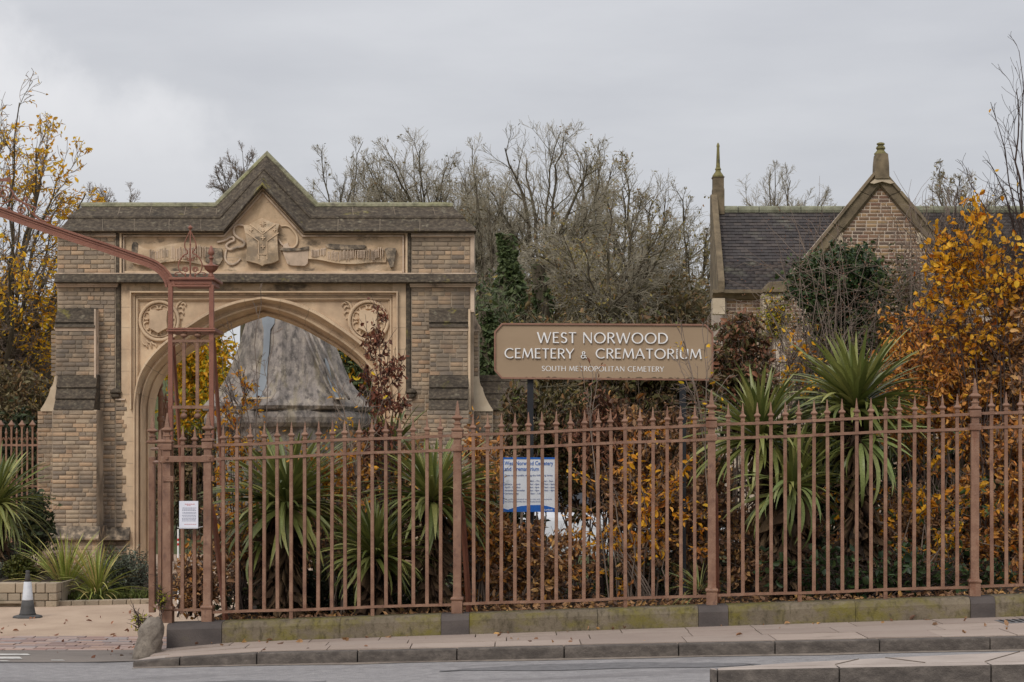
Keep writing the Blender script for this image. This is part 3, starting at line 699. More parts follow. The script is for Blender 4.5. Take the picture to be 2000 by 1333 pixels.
# return railings running back from the pier towards the arch
rr = thing('return_railings', (-3.5, 19.6, pz(-3.5)), 'short splayed return of brown railings behind the guard stone', 'railings')
for i in range(2):
    t = (i+1)/4.2; Y = 18.98 + 1.25*t; x = XA*(1-t) + WX(297, 20.3)*t - .0
    add_bar(x, rr, Y, pz(-3.5))
for h in (1.692, 1.558, .085):
    MB().tube([(XA, 18.98, pz(-3.5)+h), (WX(297, 20.3), 20.3, pz(-3.5)+h)], .018, 4).build('rail', M['iron'], rr)
add_bar(WX(312, 19.8), rr, 19.8, pz(-3.5))
MB().pbox(290, 302, 893, 1197, 20.15, .09).build('gate_stile', M['iron'], rr, bevel=.006)
link('finial', FIN, rr, (WX(298, 20.2), 20.2, pz(-3.5)+.02))
MB().add([W(308,1042,19.9), W(316,1036,19.9), W(316,1058,19.9), W(309,1078,19.9), W(308,1042,19.92), W(316,1036,19.92), W(316,1058,19.92), W(309,1078,19.92)], [(0,1,2,3),(7,6,5,4),(0,4,5,1),(1,5,6,2),(2,6,7,3),(3,7,4,0)]).build('bent_plate', M['iron'], rr)

# ---------------------------------------------------------------- lettering
def arc(cx, cy, rx, ry, a0, a1, n=12):
    return [(cx + rx*math.cos(R(a0+(a1-a0)*k/n)), cy + ry*math.sin(R(a0+(a1-a0)*k/n))) for k in range(n+1)]
TK, TN = .125, .078
def vw(pts, a, b):   # stroke width follows direction: upright thick, level thin
    o = []
    for i in range(len(pts)):
        p, q_ = pts[max(0,i-1)], pts[min(len(pts)-1,i+1)]
        dx, dy = q_[0]-p[0], q_[1]-p[1]; L_ = math.hypot(dx, dy) or 1
        o.append(b + (a-b)*abs(dy)/L_)
    return o
GL = {
 'W': (1.18, [([(.04,1),(.33,0)],TK,TK),([(.33,0),(.59,.96)],TN,TN),([(.59,.96),(.86,0)],TK,TK),([(.86,0),(1.14,1)],TN,TN)]),
 'E': (.58, [([(.1,1),(.1,0)],TK,TK),([(.1,.96),(.52,.96)],TN,TN*1.1),([(.1,.52),(.46,.52)],TN,TN),([(.1,.04),(.54,.04)],TN,TN*1.1)]),
 'S': (.56, [(arc(.29,.74,.20,.22,30,250,12)+arc(.27,.27,.22,.23,75,-150,14),None,None)]),
 'T': (.66, [([(.33,.97),(.33,0)],TK,TK),([(.02,.96),(.64,.96)],TN,TN)]),
 'N': (.84, [([(.1,0),(.1,1)],TN,TN),([(.1,.98),(.73,.02)],TK,TK),([(.73,0),(.73,1)],TN,TN)]),
 'O': (1.0, [(arc(.5,.5,.43,.47,0,360,28),None,None)]),
 'R': (.66, [([(.1,1),(.1,0)],TK,TK),([(.1,.96)]+arc(.3,.735,.25,.225,90,-90,10)+[(.1,.51)],None,None),([(.30,.5),(.62,0)],TN*1.2,TK)]),
 'D': (.86, [([(.1,1),(.1,0)],TK,TK),([(.1,.96)]+arc(.33,.5,.45,.46,90,-90,16)+[(.1,.04)],None,None)]),
 'C': (.84, [(arc(.5,.5,.42,.47,48,312,22),None,None)]),
 'M': (1.04, [([(.06,0),(.19,1)],TN,TN),([(.19,.97),(.5,.10)],TK,TK),([(.5,.10),(.82,.97)],TN,TN),([(.84,1),(.96,0)],TK,TK)]),
 'Y': (.72, [([(.02,1),(.36,.46)],TK,TK),([(.70,1),(.36,.46)],TN,TN),([(.36,.5),(.36,0)],TK,TK)]),
 'A': (.80, [([(.02,0),(.38,1)],TN,TN),([(.38,1),(.76,0)],TK,TK),([(.16,.34),(.62,.34)],TN,TN)]),
 'I': (.26, [([(.13,1),(.13,0)],TK,TK)]),
 'U': (.80, [([(.1,1)]+arc(.40,.32,.30,.29,180,360,14)+[(.70,1)],None,None)]),
 'P': (.60, [([(.1,1),(.1,0)],TK,TK),([(.1,.96)]+arc(.29,.71,.25,.25,90,-90,10)+[(.1,.46)],None,None)]),
 'H': (.82, [([(.1,1),(.1,0)],TK,TK),([(.71,1),(.71,0)],TK,TK),([(.1,.52),(.71,.52)],TN,TN)]),
 'L': (.52, [([(.1,1),(.1,0)],TK,TK),([(.1,.04),(.48,.04)],TN,TN)]),
 '&': (.80, [([(.72,.02),(.30,.60)]+arc(.36,.78,.15,.17,200,-60,10)+[(.22,.44)]+arc(.28,.25,.20,.22,130,330,10)+[(.64,.44)],None,None)]),
}
def glyph(ch, ox, oz, h, parent, Y, depth, mat, shear=0.0, name='letter'):
    mb = MB()
    for j, (pts, a, b) in enumerate(GL[ch][1]):
        n = len(pts)
        ws = vw(pts, TK, TN) if a is None else [a + (b-a)*k/(n-1) for k in range(n)]
        closed = n > 3 and math.hypot(pts[0][0]-pts[-1][0], pts[0][1]-pts[-1][1]) < 1e-6
        L_, R_ = [], []
        for i, p in enumerate(pts):
            pa, pb = pts[i-1 if i else (n-2 if closed else 0)], pts[i+1 if i < n-1 else (1 if closed else n-1)]
            dx, dz = pb[0]-pa[0], pb[1]-pa[1]; l = math.hypot(dx, dz) or 1
            nx, nz = -dz/l*ws[i]/2, dx/l*ws[i]/2
            L_.append((p[0]+nx, p[1]+nz)); R_.append((p[0]-nx, p[1]-nz))
        dy = 0.0006*j
        rings = []
        for a_, b_ in zip(L_, R_):
            A = (ox + a_[0]*h, oz + a_[1]*h - shear*a_[0]*h); B = (ox + b_[0]*h, oz + b_[1]*h - shear*b_[0]*h)
            rings.append([(A[0], Y-dy, A[1]), (B[0], Y-dy, B[1]), (B[0], Y+depth, B[1]), (A[0], Y+depth, A[1])])
        mb.loft(rings, cap=not closed)
    return mb.build(name, mat, parent)
def text_line(s, px0, px1, ybase, cap, parent, Y, depth, mat, shear, sp=.09, space=.36):
    "fit the words between two pixels; cap = cap height in pixels"
    w = 0
    for ch in s: w += space if ch == ' ' else GL[ch][0] + sp
    q = Y/FPX; h = cap*q
    kx_ = (px1-px0)*q/((w-sp)*h)
    x = WX(px0, Y)
    for ch in s:
        if ch == ' ': x += space*h*kx_; continue
        z = WZ(ybase + shear*((x/q+1000)-965), Y)
        o = glyph(ch, 0, 0, h, parent, 0, depth, mat, 0)
        # place the letter: width fitted to the line
        for v in o.data.vertices:
            c = v.co + (wloc(parent) )
            v.co = (c.x*min(kx_,1.15), c.y, c.z - shear*c.x)
        o.location = (x - wloc(parent).x, Y - wloc(parent).y, z - wloc(parent).z)
        x += (GL[ch][0] + sp)*h*kx_
SY = 20.5
sg = thing('name_sign', W(1180, 905, SY), 'large brown name sign with raised white lettering on two black posts', 'sign')
sh = 0.006
def spoly(inset):
    i = inset
    P = [(965+i, 648+i*.4), (980+i*.4, 631.5+i), (1378-i*.4, 633.5+i), (1393-i, 650+i*.4), (1393-i, 732-i*.4), (1384-i*.4, 744-i), (980+i*.4, 740.5-i), (965+i, 724-i*.4)]
    return [(WX(a, SY), WZ(b, SY)) for a, b in P]
pn = MB().prism(spoly(3.0), SY, SY+.03).build('panel', M['sign'], sg)
ou, inn = spoly(0), spoly(3.2); n = 8
fr = MB()
for y0_, pts_ in (): pass
vs_ = [(x, SY-.02, z) for x, z in ou] + [(x, SY-.02, z) for x, z in inn] + [(x, SY+.035, z) for x, z in ou] + [(x, SY+.035, z) for x, z in inn]
fs_ = []
for i in range(8):
    j = (i+1) % 8
    fs_ += [(i, j, 8+j, 8+i), (16+i, 24+i, 24+j, 16+j), (i, 16+i, 16+j, j), (8+i, 8+j, 24+j, 24+i)]
fr.add(vs_, fs_).build('frame', M['sign_edge'], sg)
WLOC[pn.name] = wloc(sg)
pn_loc = wloc(sg)
text_line('WEST NORWOOD', 1049, 1305, 669.6, 21, pn, SY-.022, .018, M['white'], sh, .10, .42)
text_line('CEMETERY', 985, 1121, 699.8, 19.5, pn, SY-.022, .018, M['white'], sh, .08)
text_line('&', 1134, 1151, 699.5, 14, pn, SY-.022, .018, M['white'], sh)
text_line('CREMATORIUM', 1163, 1371, 699.2, 19.5, pn, SY-.022, .018, M['white'], sh, .08)
text_line('SOUTH METROPOLITAN CEMETERY', 1058, 1297, 724.5, 10, pn, SY-.004, .003, M['white'], sh, .10, .40)
gm = MB(); x = 972
top = []
while x < 1388: top.append((x, 739.0 + .006*(x-965) - (random.random()**3)*3.4 - 1.2)); x += 4
ptsg = [(WX(a, SY), WZ(b, SY)) for a, b in top] + [(WX(1386, SY), WZ(741.0, SY)), (WX(974, SY), WZ(738.2, SY))]
gm.prism(ptsg, SY-.003, SY+.001).build('grime_streak', M['grime'], pn)
for p in (1036, 1334):
    MB().pbox(p-6, p+6, 700, 1130, SY+.035, .075, z0=0.2).build('sign_post', M['iron_black'], sg)

# opening times board
def text_obj(s, px, py, capx, parent, Y, mat, bold=0.0, depth=0.0005, wfit=None, name='lettering', right=None):
    cu = bpy.data.curves.new('t', 'FONT'); cu.body = s; cu.size = 1.0; cu.offset = bold; cu.resolution_u = 2
    cu.extrude = 0.004
    ob = bpy.data.objects.new('t', cu); COL.objects.link(ob)
    dg = bpy.context.evaluated_depsgraph_get(); dg.update()
    me = bpy.data.meshes.new_from_object(ob.evaluated_get(dg)); bpy.data.objects.remove(ob)
    bpy.data.curves.remove(cu)
    q = Y/FPX; h = capx*q/0.70
    X = [v.co.x for v in me.vertices]; w = max(X) - min(X) if X else 1
    kx_ = 1.0 if wfit is None else (wfit*q)/(w*h)
    for v in me.vertices: v.co = ((v.co.x)*h*kx_, -v.co.z*h*.3, v.co.y*h)
    me.materials.clear(); me.materials.append(mat)
    return link(name, me, parent, W(px, py, Y))
BY = 20.42
bd = thing('opening_times_board', W(1033, 948, BY), 'white and blue opening times board fixed low on the left sign post behind the bars', 'notice board')
bb = MB().pbox(982, 1084, 895, 1000, BY, .012).build('board', M['board'], bd)
WLOC[bb.name] = wloc(bd)
MB().pbox(982, 1084, 893.8, 897.3, BY-.004, .018).pbox(982, 984, 897.3, 985, BY-.004, .018).build('blue_edge', M['blue'], bd)
wv = [(982, 1000.2), (982, 993), (992, 996), (1004, 992), (1016, 989), (1036, 987), (1056, 986.6), (1070, 989), (1084, 993), (1084, 1000.2)]
MB().prism([(WX(a, BY), WZ(b, BY)) for a, b in wv], BY-.003, BY-.0005).build('blue_wave', M['blue'], bd)
TYY = BY - .004
text_obj('West Norwood Cemetery', 985.5, 909, 8.0, bb, TYY, M['blue'], .012, wfit=95, name='heading')
text_obj('and Crematorium', 985.5, 920, 8.0, bb, TYY, M['blue'], .012, wfit=67, name='heading')
text_obj('Open to the public during the following times:', 985.5, 930.5, 3.6, bb, TYY, M['navy'], .006, wfit=94, name='text_line')
for row, (a, b, c) in enumerate([('', 'Mon - Fri', 'Sat - Sun'), ('January - March', '8am - 4pm', '10am - 4pm'), ('April - October', '8am - 6pm', '10am - 6pm'), ('November - December', '8am - 4pm', '10am - 4pm'), ('Christmas Day', '10am - 1.00pm', '')]):
    y = 941.5 + row*6.1
    if a: text_obj(a, 985.5, y, 3.4, bb, TYY, M['navy'], .006, wfit=min(46, 2.1*len(a)), name='text_line')
    if b: text_obj(b, 1034, y, 3.4, bb, TYY, M['navy'], .006, wfit=2.1*len(b), name='text_line')
    if c: text_obj(c, 1061, y, 3.4, bb, TYY, M['navy'], .006, wfit=2.1*len(c), name='text_line')
text_obj('No cycling, motorised vehicles may vary at weekends', 985.5, 976.5, 2.6, bb, TYY, M['navy'], .0, wfit=92, name='text_line')
text_obj('NO DOGS ALLOWED EXCEPT GUIDE DOGS.', 985.5, 981.5, 2.6, bb, TYY, M['navy'], .0, wfit=72, name='text_line')
text_obj('Lambeth', 1063, 997.5, 3.2, bb, BY-.0045, M['white'], .008, wfit=16, name='emblem')
# ---------------------------------------------------------------- brickwork in single bricks
BRICK_CACHE = {}
def brick_mesh(w, h, d, mat, v):
    key = (round(w, 3), round(h, 3), d, mat, v)
    if key not in BRICK_CACHE:
        rnd = random.Random(hash((round(w*200), v)) & 0xffff)
        e = 0.003; j = lambda a: rnd.uniform(-a, a)
        mb = MB(); W2, H2 = w/2, h/2
        r0 = [(-W2, 0, -H2), (W2, 0, -H2), (W2, 0, H2), (-W2, 0, H2)]
        r1 = [(-W2+j(.002), -d+e, -H2+j(.002)), (W2+j(.002), -d+e, -H2+j(.002)), (W2+j(.002), -d+e, H2+j(.002)), (-W2+j(.002), -d+e, H2+j(.002))]
        r2 = [(-W2+e*1.4, -d+j(.002), -H2+e), (W2-e*1.4, -d+j(.002), -H2+e), (W2-e*1.4, -d+j(.002), H2-e), (-W2+e*1.4, -d+j(.002), H2-e)]
        vs = r0 + r1 + r2
        fs = [(0,1,5,4),(1,2,6,5),(2,3,7,6),(3,0,4,7),(4,5,9,8),(5,6,10,9),(6,7,11,10),(7,4,8,11),(8,9,10,11)]
        mb.add(vs, fs); BRICK_CACHE[key] = (vs, fs, mb.mesh('brick', M[mat]))
    return BRICK_CACHE[key]
class Wall:
    "collects bricks; the first n become objects, the rest one mesh"
    def __init__(s, parent, mat, limit=300): s.p, s.mat, s.limit, s.list = parent, mat, limit, []
    def panel(s, xr, z0, z1, Y, course=.0715, L=.222, dens='mix', d=.014, joint=.012, face='front', seed=0):
        "xr(z) -> x extents; face front: looks to the camera"
        rnd = random.Random(seed*77+5); n = max(1, round((z1-z0)/course)); c = (z1-z0)/n
        for k in range(n):
            z = z0 + (k+.5)*c; a, b = xr(z)
            x = a - rnd.choice([0, .11, .055]) * 1.0
            while x < b - .02:
                w = L if rnd.random() < .68 else L*.5
                if x+w < a + .06: x += w if x+w <= a else 0.11; continue
                x0_, x1_ = (a if x < a + .06 else x), min(x+w, b)
                if b - (x+w) < .06: x1_ = b
                if x1_ - x0_ > .02: s.list.append(((x0_+x1_)/2, Y, z, x1_-x0_-joint, c-joint, d, face, rnd.randrange(3)))
                x = x1_ if x1_ == b else x+w
        return s
    def finish(s, prio=None):
        L = s.list
        if prio: L.sort(key=prio)
        a, rest = L[:s.limit], L[s.limit:]
        for (x, Y, z, w, h, d, face, v) in a:
            w = max(.03, math.floor(w*200)/200); me = brick_mesh(w, h, d, s.mat, v)[2]
            link('brick', me, s.p, (x, Y, z) if face == 'front' else (Y, x, z), rot=None if face == 'front' else (0, 0, R(90) if face == 'right' else R(-90)))
        if rest:
            V, F = [], []
            for (x, Y, z, w, h, d, face, v) in rest:
                vs, fs, _ = brick_mesh(max(.03, math.floor(w*200)/200), h, d, s.mat, v); b = len(V); pl_ = wloc(s.p)
                for (p, q_, r_) in vs:
                    if face == 'front': V.append((x+p-pl_.x, Y+q_-pl_.y, z+r_-pl_.z))
                    elif face == 'right': V.append((Y-q_-pl_.x, x+p-pl_.y, z+r_-pl_.z))
                    else: V.append((Y+q_-pl_.x, x-p-pl_.y, z+r_-pl_.z))
                F += [tuple(i+b for i in f_) for f_ in fs]
            link('brickwork', np_mesh('brickwork', V, F, M[s.mat]), s.p, tuple(wloc(s.p)), kind='stuff')

# ---------------------------------------------------------------- the gateway
AY = 33.0; AB = 34.5
GZ = -0.05
ar = thing('gateway_arch', W(515, 1100, AY), 'old stone and brick cemetery gateway with pointed arch, central gable and carved shield', 'gateway')
def xz(p, Y=AY): return (WX(p[0], Y), WZ(p[1], Y))
wall = Wall(ar, 'brick')
# mortar cores of the two flanking piers
for (a, b) in ((112, 226), (803, 925)):
    MB().pbox(a, b, 452, 1104, AY, AB-AY, z0=GZ).build('pier_core', M['mortar_dark'], ar)
def xr(a, b, Y=AY): return lambda z: (WX(a, Y), WX(b, Y))
def wz(y, Y=AY): return WZ(y, Y)
wall.panel(xr(113, 225), wz(534), wz(464), AY, seed=1); wall.panel(xr(804, 918), wz(534), wz(464), AY, seed=2)
wall.panel(xr(113, 225), wz(1030), wz(562), AY, seed=3); wall.panel(xr(804, 918), wz(1030), wz(562), AY, seed=4)
# stone quoin strip on the right edge
MB().pbox(919, 926, 456, 534, AY-.03, .4).pbox(919, 926, 560, 610, AY-.03, .4).build('corner_strip', M['cream_sooty'], ar)
# plain bands above and below the panels
for (a, b) in ((112, 226), (803, 926)):
    MB().pbox(a, b, 455, 463.5, AY-.05, .06).pbox(a-.5, b+.5, 459.5, 461.5, AY-.075, .03).build('band', M['cream_sooty'], ar)
    MB().pbox(a-2, b+3, 553, 561, AY-.06, .07).pbox(a-3, b+4, 554, 557.5, AY-.10, .05).build('band', M['cream_sooty'], ar)
# rectangular centre slab with its gable, opening left free below
zt = 570
c0 = [(0,580),(28,583.5),(55,588.5),(95,603),(120,616),(140,630),(164,646),(185,662),(210,683),(231,709),(242,729),(249,752),(253,790),(253,1106)]
XC = 515
c1 = [(0,617),(28,625),(55,635.5),(80,647),(100,659),(111,666),(130,675),(147,687),(168,702),(181,714),(199,733),(208,748),(218,776),(221,800),(221,1106)]
def resample(c, n):
    P = [Vector(p) for p in c]
    d = [0]
    for a, b in zip(P, P[1:]): d.append(d[-1] + (b-a).length)
    out = []; j = 0
    for k in range(n+1):
        t = d[-1]*k/n
        while j < len(d)-2 and d[j+1] < t: j += 1
        f_ = (t-d[j])/(d[j+1]-d[j] or 1); out.append(P[j].lerp(P[j+1], f_))
    return out
def smoothc(c, it=2):
    P = [Vector(p) for p in c]
    for _ in range(it):
        P = [P[0]] + [P[i]*.5 + (P[i-1]+P[i+1])*.25 for i in range(1, len(P)-2)] + P[-2:]
    return P
# arc portion and straight jamb portion sampled separately so joints line up
a0 = resample(c0[:-1], 30); a1 = resample(c1[:-1], 30)
j0 = [Vector((253, 790 + (1106-790)*k/6)) for k in range(1, 7)]; j1 = [Vector((221, 800 + (1106-800)*k/6)) for k in range(1, 7)]
a0 = smoothc(a0) + j0; a1 = smoothc(a1) + j1
# spandrel panel
sp_ = MB()
for s in (-1, 1):
    for p, q_ in zip(a0, a0[1:]):
        if q_.y > 792: break
        A = (WX(XC+s*p.x, AY+.1), AY+.1, WZ(p.y, AY+.1)); B = (WX(XC+s*q_.x, AY+.1), AY+.1, WZ(q_.y, AY+.1))
        T = WZ(588, AY+.1)
        sp_.add([A, B, (B[0], B[1], T), (A[0], A[1], T)], [(0,1,2,3)])
sp_.build('spandrel', M['cream'], ar)
# ashlar either side of the opening
MB().pbox(236, 263, 553, 1106, AY, 1.4, z0=GZ).build('jamb_stone', M['cream'], ar)
MB().pbox(767, 794, 553, 1106, AY, 1.4, z0=GZ).build('jamb_stone', M['cream'], ar)
# brick showing below the label stops, over the outer ashlar
wall.panel(lambda z: (WX(226, AY), WX(243 + 5*math.sin(z*21), AY)), wz(1030), wz(786), AY-.004, seed=8)
wall.panel(lambda z: (WX(787 + 5*math.sin(z*19), AY), WX(803, AY)), wz(1030), wz(786), AY-.004, seed=9)
for a_, b_ in ((226, 236.5), (793.5, 803)): MB().pbox(a_, b_, 458, 1104, AY+.01, 1.3, z0=GZ).build('pier_core', M['mortar_dark'], ar)
aj = MB()
for yj in (600, 640, 682, 725, 770, 815, 862, 905, 950, 998, 1040, 1080):
    for (xa, xb) in ((237, 262), (768, 793)):
        if yj > 786: xa, xb = (max(xa, 248), xb) if xa < 500 else (xa, min(xb, 783))
        aj.pbox(xa, xb, yj, yj+.7, AY-.003, .01)
for yj in (470, 497, 520): aj.pbox(300, 470, yj+6, yj+6.6, AY+.018, .01) if yj == 497 else None
for xj in (292, 352, 455, 572, 640, 704): aj.pbox(xj, xj+.6, 554, 568, AY-.001, .01)
aj.build('ashlar_joint', M['mortar_dark'], ar, kind='stuff')
# square label mouldings round the spandrels: stepped frames
def frame(x0, x1, y0, w, Y, d, mat, name='label_mould', yb=1106):
    mb = MB()
    mb.pbox(x0, x0+w, y0, yb, Y, d, z0=GZ if yb > 1100 else None)
    mb.pbox(x1-w, x1, y0, yb, Y, d, z0=GZ if yb > 1100 else None)
    mb.pbox(x0+w+.05, x1-w-.05, y0, y0+w, Y, d); mb.build(name, M[mat], ar, bevel=.008)
MB().pbox(253, 777, 553.5, 570.5, AY+.002, 1.3).build('lintel_stone', M['frieze'], ar)
frame(253, 777, 569, 3, AY-.09, .14, 'cream', yb=800)
frame(256, 774, 572, 5, AY+.02, .12, 'cream_sooty', yb=1106)
frame(261, 769, 577.5, 4, AY+.055, .12, 'cream', yb=1106)
frame(265, 765, 581.5, 4, AY+.03, .12, 'cream', yb=1106)
frame(269, 761, 585.5, 3, AY+.07, .12, 'cream', yb=770)
# arch orders swept between the outer and inner curve
prof = [(0, .10), (.0, .02), (.05, -.03), (.16, -.03), (.20, .02), (.24, .10), (.30, .17), (.38, .21), (.46, .19), (.52, .16), (.60, .17), (.64, .23), (.66, .34), (.72, .44), (.80, .50), (.86, .47), (.93, .46), (.97, .52), (1.0, .62), (1.0, 1.05), (.9, 1.12), (.6, 1.3), (0.2, 1.48), (-.2, 1.48)]
am = MB(); rings = []
seq = [(-1, i) for i in range(len(a0)-1, 0, -1)] + [(1, i) for i in range(len(a0))]
for s, i in seq:
    r_ = []
    p0 = Vector((XC + s*a0[i].x, a0[i].y)); x1c = 520.5 + s*a1[i].x
    P0 = Vector((WX(p0.x, AY+.1), WZ(p0.y, AY+.1))); P1 = Vector((WX(x1c, AY+.9), WZ(a1[i].y, AY+.9)))
    if i == len(a0)-1: P0.y = GZ; P1.y = GZ
    for u_, dy in prof:
        P = P0.lerp(P1, u_); r_.append((P.x, AY+dy, P.y))
    rings.append(r_)
am.loft(rings, cap=False, close=False)
am.build('arch_moulding', M['cream'], ar)
# dark underside fillet to give the joint lines of the voussoirs
vj = MB()
for s in (-1, 1):
    for i in range(3, 30, 5):
        p0 = Vector((XC+s*a0[i].x, a0[i].y)); x1c = 520.5 + s*a1[i].x
        P0 = Vector((WX(p0.x, AY+.1), WZ(p0.y, AY+.1))); P1 = Vector((WX(x1c, AY+.9), WZ(a1[i].y, AY+.9)))
        pts_ = [(P0.lerp(P1, u_), dy) for u_, dy in prof[2:20]]
        vj.tube([(p.x, AY+dy-.0005, p.y) for p, dy in pts_], .0035, 4)
vj.build('voussoir_joint', M['mortar_dark'], ar)
# head of the opening behind the moulding: solid back wall above the arch
bk = MB()
for s in (-1, 1):
    for i in range(len(a0)-7):
        p, q_ = a0[i], a0[i+1]
        A = (WX(XC+s*p.x, AY+.1), WZ(p.y, AY+.1)); B = (WX(XC+s*q_.x, AY+.1), WZ(q_.y, AY+.1)); T = WZ(560, AY)
        bk.add([(A[0], AB-.02, A[1]), (B[0], AB-.02, B[1]), (B[0], AB-.02, T), (A[0], AB-.02, T)], [(3,2,1,0)])
bk.build('rear_face', M['cream_sooty'], ar)
# frieze with gable
core = [(226,545),(226,455),(436,455),(513,364),(594.5,455),(803,455),(803,545)]
MB().prism([xz(p, AY+.02) for p in core], AY+.02, AB-.05).build('frieze_stone', M['frieze'], ar)
def strip(path, w, Y, d, name, mat, sgn=1):
    "flat moulding strip following a px path"
    P = [Vector(p) for p in path]; rings = []
    for i, p in enumerate(P):
        t0 = (P[i]-P[i-1]).normalized() if i else None; t1 = (P[i+1]-P[i]).normalized() if i < len(P)-1 else None
        t = ((t0 or t1) + (t1 or t0)).normalized(); nrm = Vector((t.y, -t.x)); k = 1.0 / max(.4, nrm.dot(Vector(((t1 or t0).y, -(t1 or t0).x))))
        a = p; b = p + nrm*(w*k*sgn)
        rings.append([W(a.x, a.y, Y), W(b.x, b.y, Y), W(b.x, b.y, Y+d), W(a.x, a.y, Y+d)])
    return MB().loft(rings).build(name, M[mat], ar, bevel=.006)
strip([(243, 533), (243, 463), (438, 463), (513.5, 379), (590.5, 463), (786, 463), (786, 533)], 3.2, AY-.03, .06, 'frieze_moulding', 'cream_sooty')
strip([(237.5, 534), (237.5, 457), (436, 457), (513.5, 370.5), (593, 457), (792, 457), (792, 534)], 4.0, AY-.055, .08, 'frieze_moulding', 'cream')
MB().pbox(243.2, 785.8, 530, 534, AY-.04, .07).build('frieze_moulding', M['cream'], ar)
for p in (262, 275, 300): pass
# dark shafts beside the frieze and label stops
for p in (231.5, 798):
    mb = MB(); r = 5.2*AY/FPX
    for (ya, yb) in ((456, 536), (553, 766)):
        mb.lathe((WX(p, AY), AY-.0, WZ(yb, AY)), [(r, 0), (r, (yb-ya)*AY/FPX)], 12)
    mb.build('corner_shaft', M['soot'], ar, smooth=False)
for s, p in ((1, 224), (-1, 806)):
    x = WX(p + s*1.0, AY)
    MB().lathe((WX(p+s*3, AY), AY-.03, WZ(779, AY)), [(.03,0),(.075,.02),(.085,.05),(.06,.075),(.10,.10),(.09,.13),(.04,.17)], 8).build('label_stop', M['soot'], ar)
    MB().pbox(min(p+s*1, p+s*20), max(p+s*1, p+s*20), 779, 782, AY-.05, .08).build('label_return', M['cream_sooty'], ar)
# string course
def hmould(name, mat, x0, x1, ptsYz, Yref, ends=True):
    "x0,x1 px at Yref; ptsYz: list of (Y, py) front profile from top to bottom; carried back to AB on a plain back"
    P = [(Y, WZ(py, Y)) for Y, py in ptsYz]
    P += [(AY+.5, P[-1][1]), (AY+.5, P[0][1])]
    MB().xprism(P, WX(x0, Yref), WX(x1, Yref)).build(name, M[mat], ar)
hmould('string_course', 'soot', 106.5, 931, [(AY-.01, 534), (AY-.10, 536.5), (AY-.15, 543), (AY-.20, 547.5), (AY-.21, 551), (AY-.16, 553.5), (AY-.02, 554)], AY-.18)
MB().pbox(107, 931, 533.2, 535.5, AY-.09, .1).build('string_bead', M['cream_sooty'], ar)
# hipped dark coping over the whole gateway, with its gable
xc0 = 521
def cring(Y, xl, yl, g1, ga, g2, xr_):
    f_ = [(xl, yl), (g1, yl), (516, ga), (g2, yl), (xr_, yl)]
    return [W(a if k != 2 else ga[0], b if k != 2 else ga[1], Y) for k, (a, b) in enumerate(f_)]
steps = [ # Y, xl, y, gl, apex, gr, xr
 (AY+.00, 121, 457.0, 438, (512.5, 368.5), 592.5, 926),
 (AY-.17, 115.5, 453.5, 437, (512.2, 364.5), 594, 930.5),
 (AY-.20, 114.5, 451.0, 436, (512, 361), 595, 931.5),
 (AY-.17, 116, 447.5, 435.5, (512.2, 357), 595.8, 930),
 (AY-.07, 120, 444.5, 434.5, (512.8, 353.5), 597, 927),
 (AY+.10, 134, 428, 430.0, (515.5, 333.0), 605.5, 905.5),
 (AY+.09, 133, 425.6, 429.0, (516.0, 331.0), 606.2, 906.0),
 (AY+.11, 133.5, 421.5, 428.0, (516.8, 326.5), 607.2, 905.0),
 (AY+.17, 138, 420.0, 427.3, (517.5, 324.5), 608.0, 901.0),
 (AY+.42, 159.5, 404.6, 421.8, (520.8, 305.0), 617.0, 884.5),
 (AY+.41, 158, 403.0, 421.0, (521.0, 303.0), 618.0, 885.5),
 (AY+.42, 157.5, 398.0, 420.0, (521.2, 297.5), 620.5, 884.5),
 (AY+.48, 160, 395.6, 419.4, (521.6, 294.5), 621.3, 882.5),
]
YR = AY + .68
rings = []
for (Y, xl, y, gl, ap, gr, xr_) in steps:
    fr_ = [W(xl, y, Y), W(gl, y, Y), W(ap[0], ap[1], Y), W(gr, y, Y), W(xr_, y, Y)]
    bk_ = [(x, 2*YR - Y_, z) for (x, Y_, z) in reversed(fr_)]
    if len(rings) < 5: bk_[0] = (bk_[0][0]-.10, bk_[0][1]-.3, bk_[0][2]+.02); bk_[-1] = (bk_[-1][0]+.02, bk_[-1][1]-.3, bk_[-1][2])
    rings.append(fr_ + bk_)
def capped(rs, top, bot):
    mb = MB().loft(rs, cap=False); n = 10
    for on, base in ((bot, 0), (top, (len(rs)-1)*n)):
        if on: mb.f += [(base+i, base+i+1, base+8-i, base+9-i) for i in range(4)]
    return mb
capped(rings[:9], False, True).build('coping_stone', M['soot'], ar)
MB().loft(rings[8:10], cap=False).build('coping_slope', M['soot'], ar)
capped(rings[9:], True, False).build('coping_roll', M['lichen'], ar)
# joints across the coping
cj = MB()
for px_ in (200, 262, 330, 392, 660, 742, 820):
    cj.tube([W(px_-1.5*(px_ > 521)+1.5, 452, AY-.205), W(px_, 447, AY-.175), W(px_+.5, 428, AY+.095)], .003, 4)
    cj.tube([W(px_+30, 420, AY+.165), W(px_+30+(521-px_)*.015, 404.6, AY+.415), W(px_+30+(521-px_)*.016, 397, AY+.415)], .003, 4)
cj.build('coping_joint', M['mortar_dark'], ar)

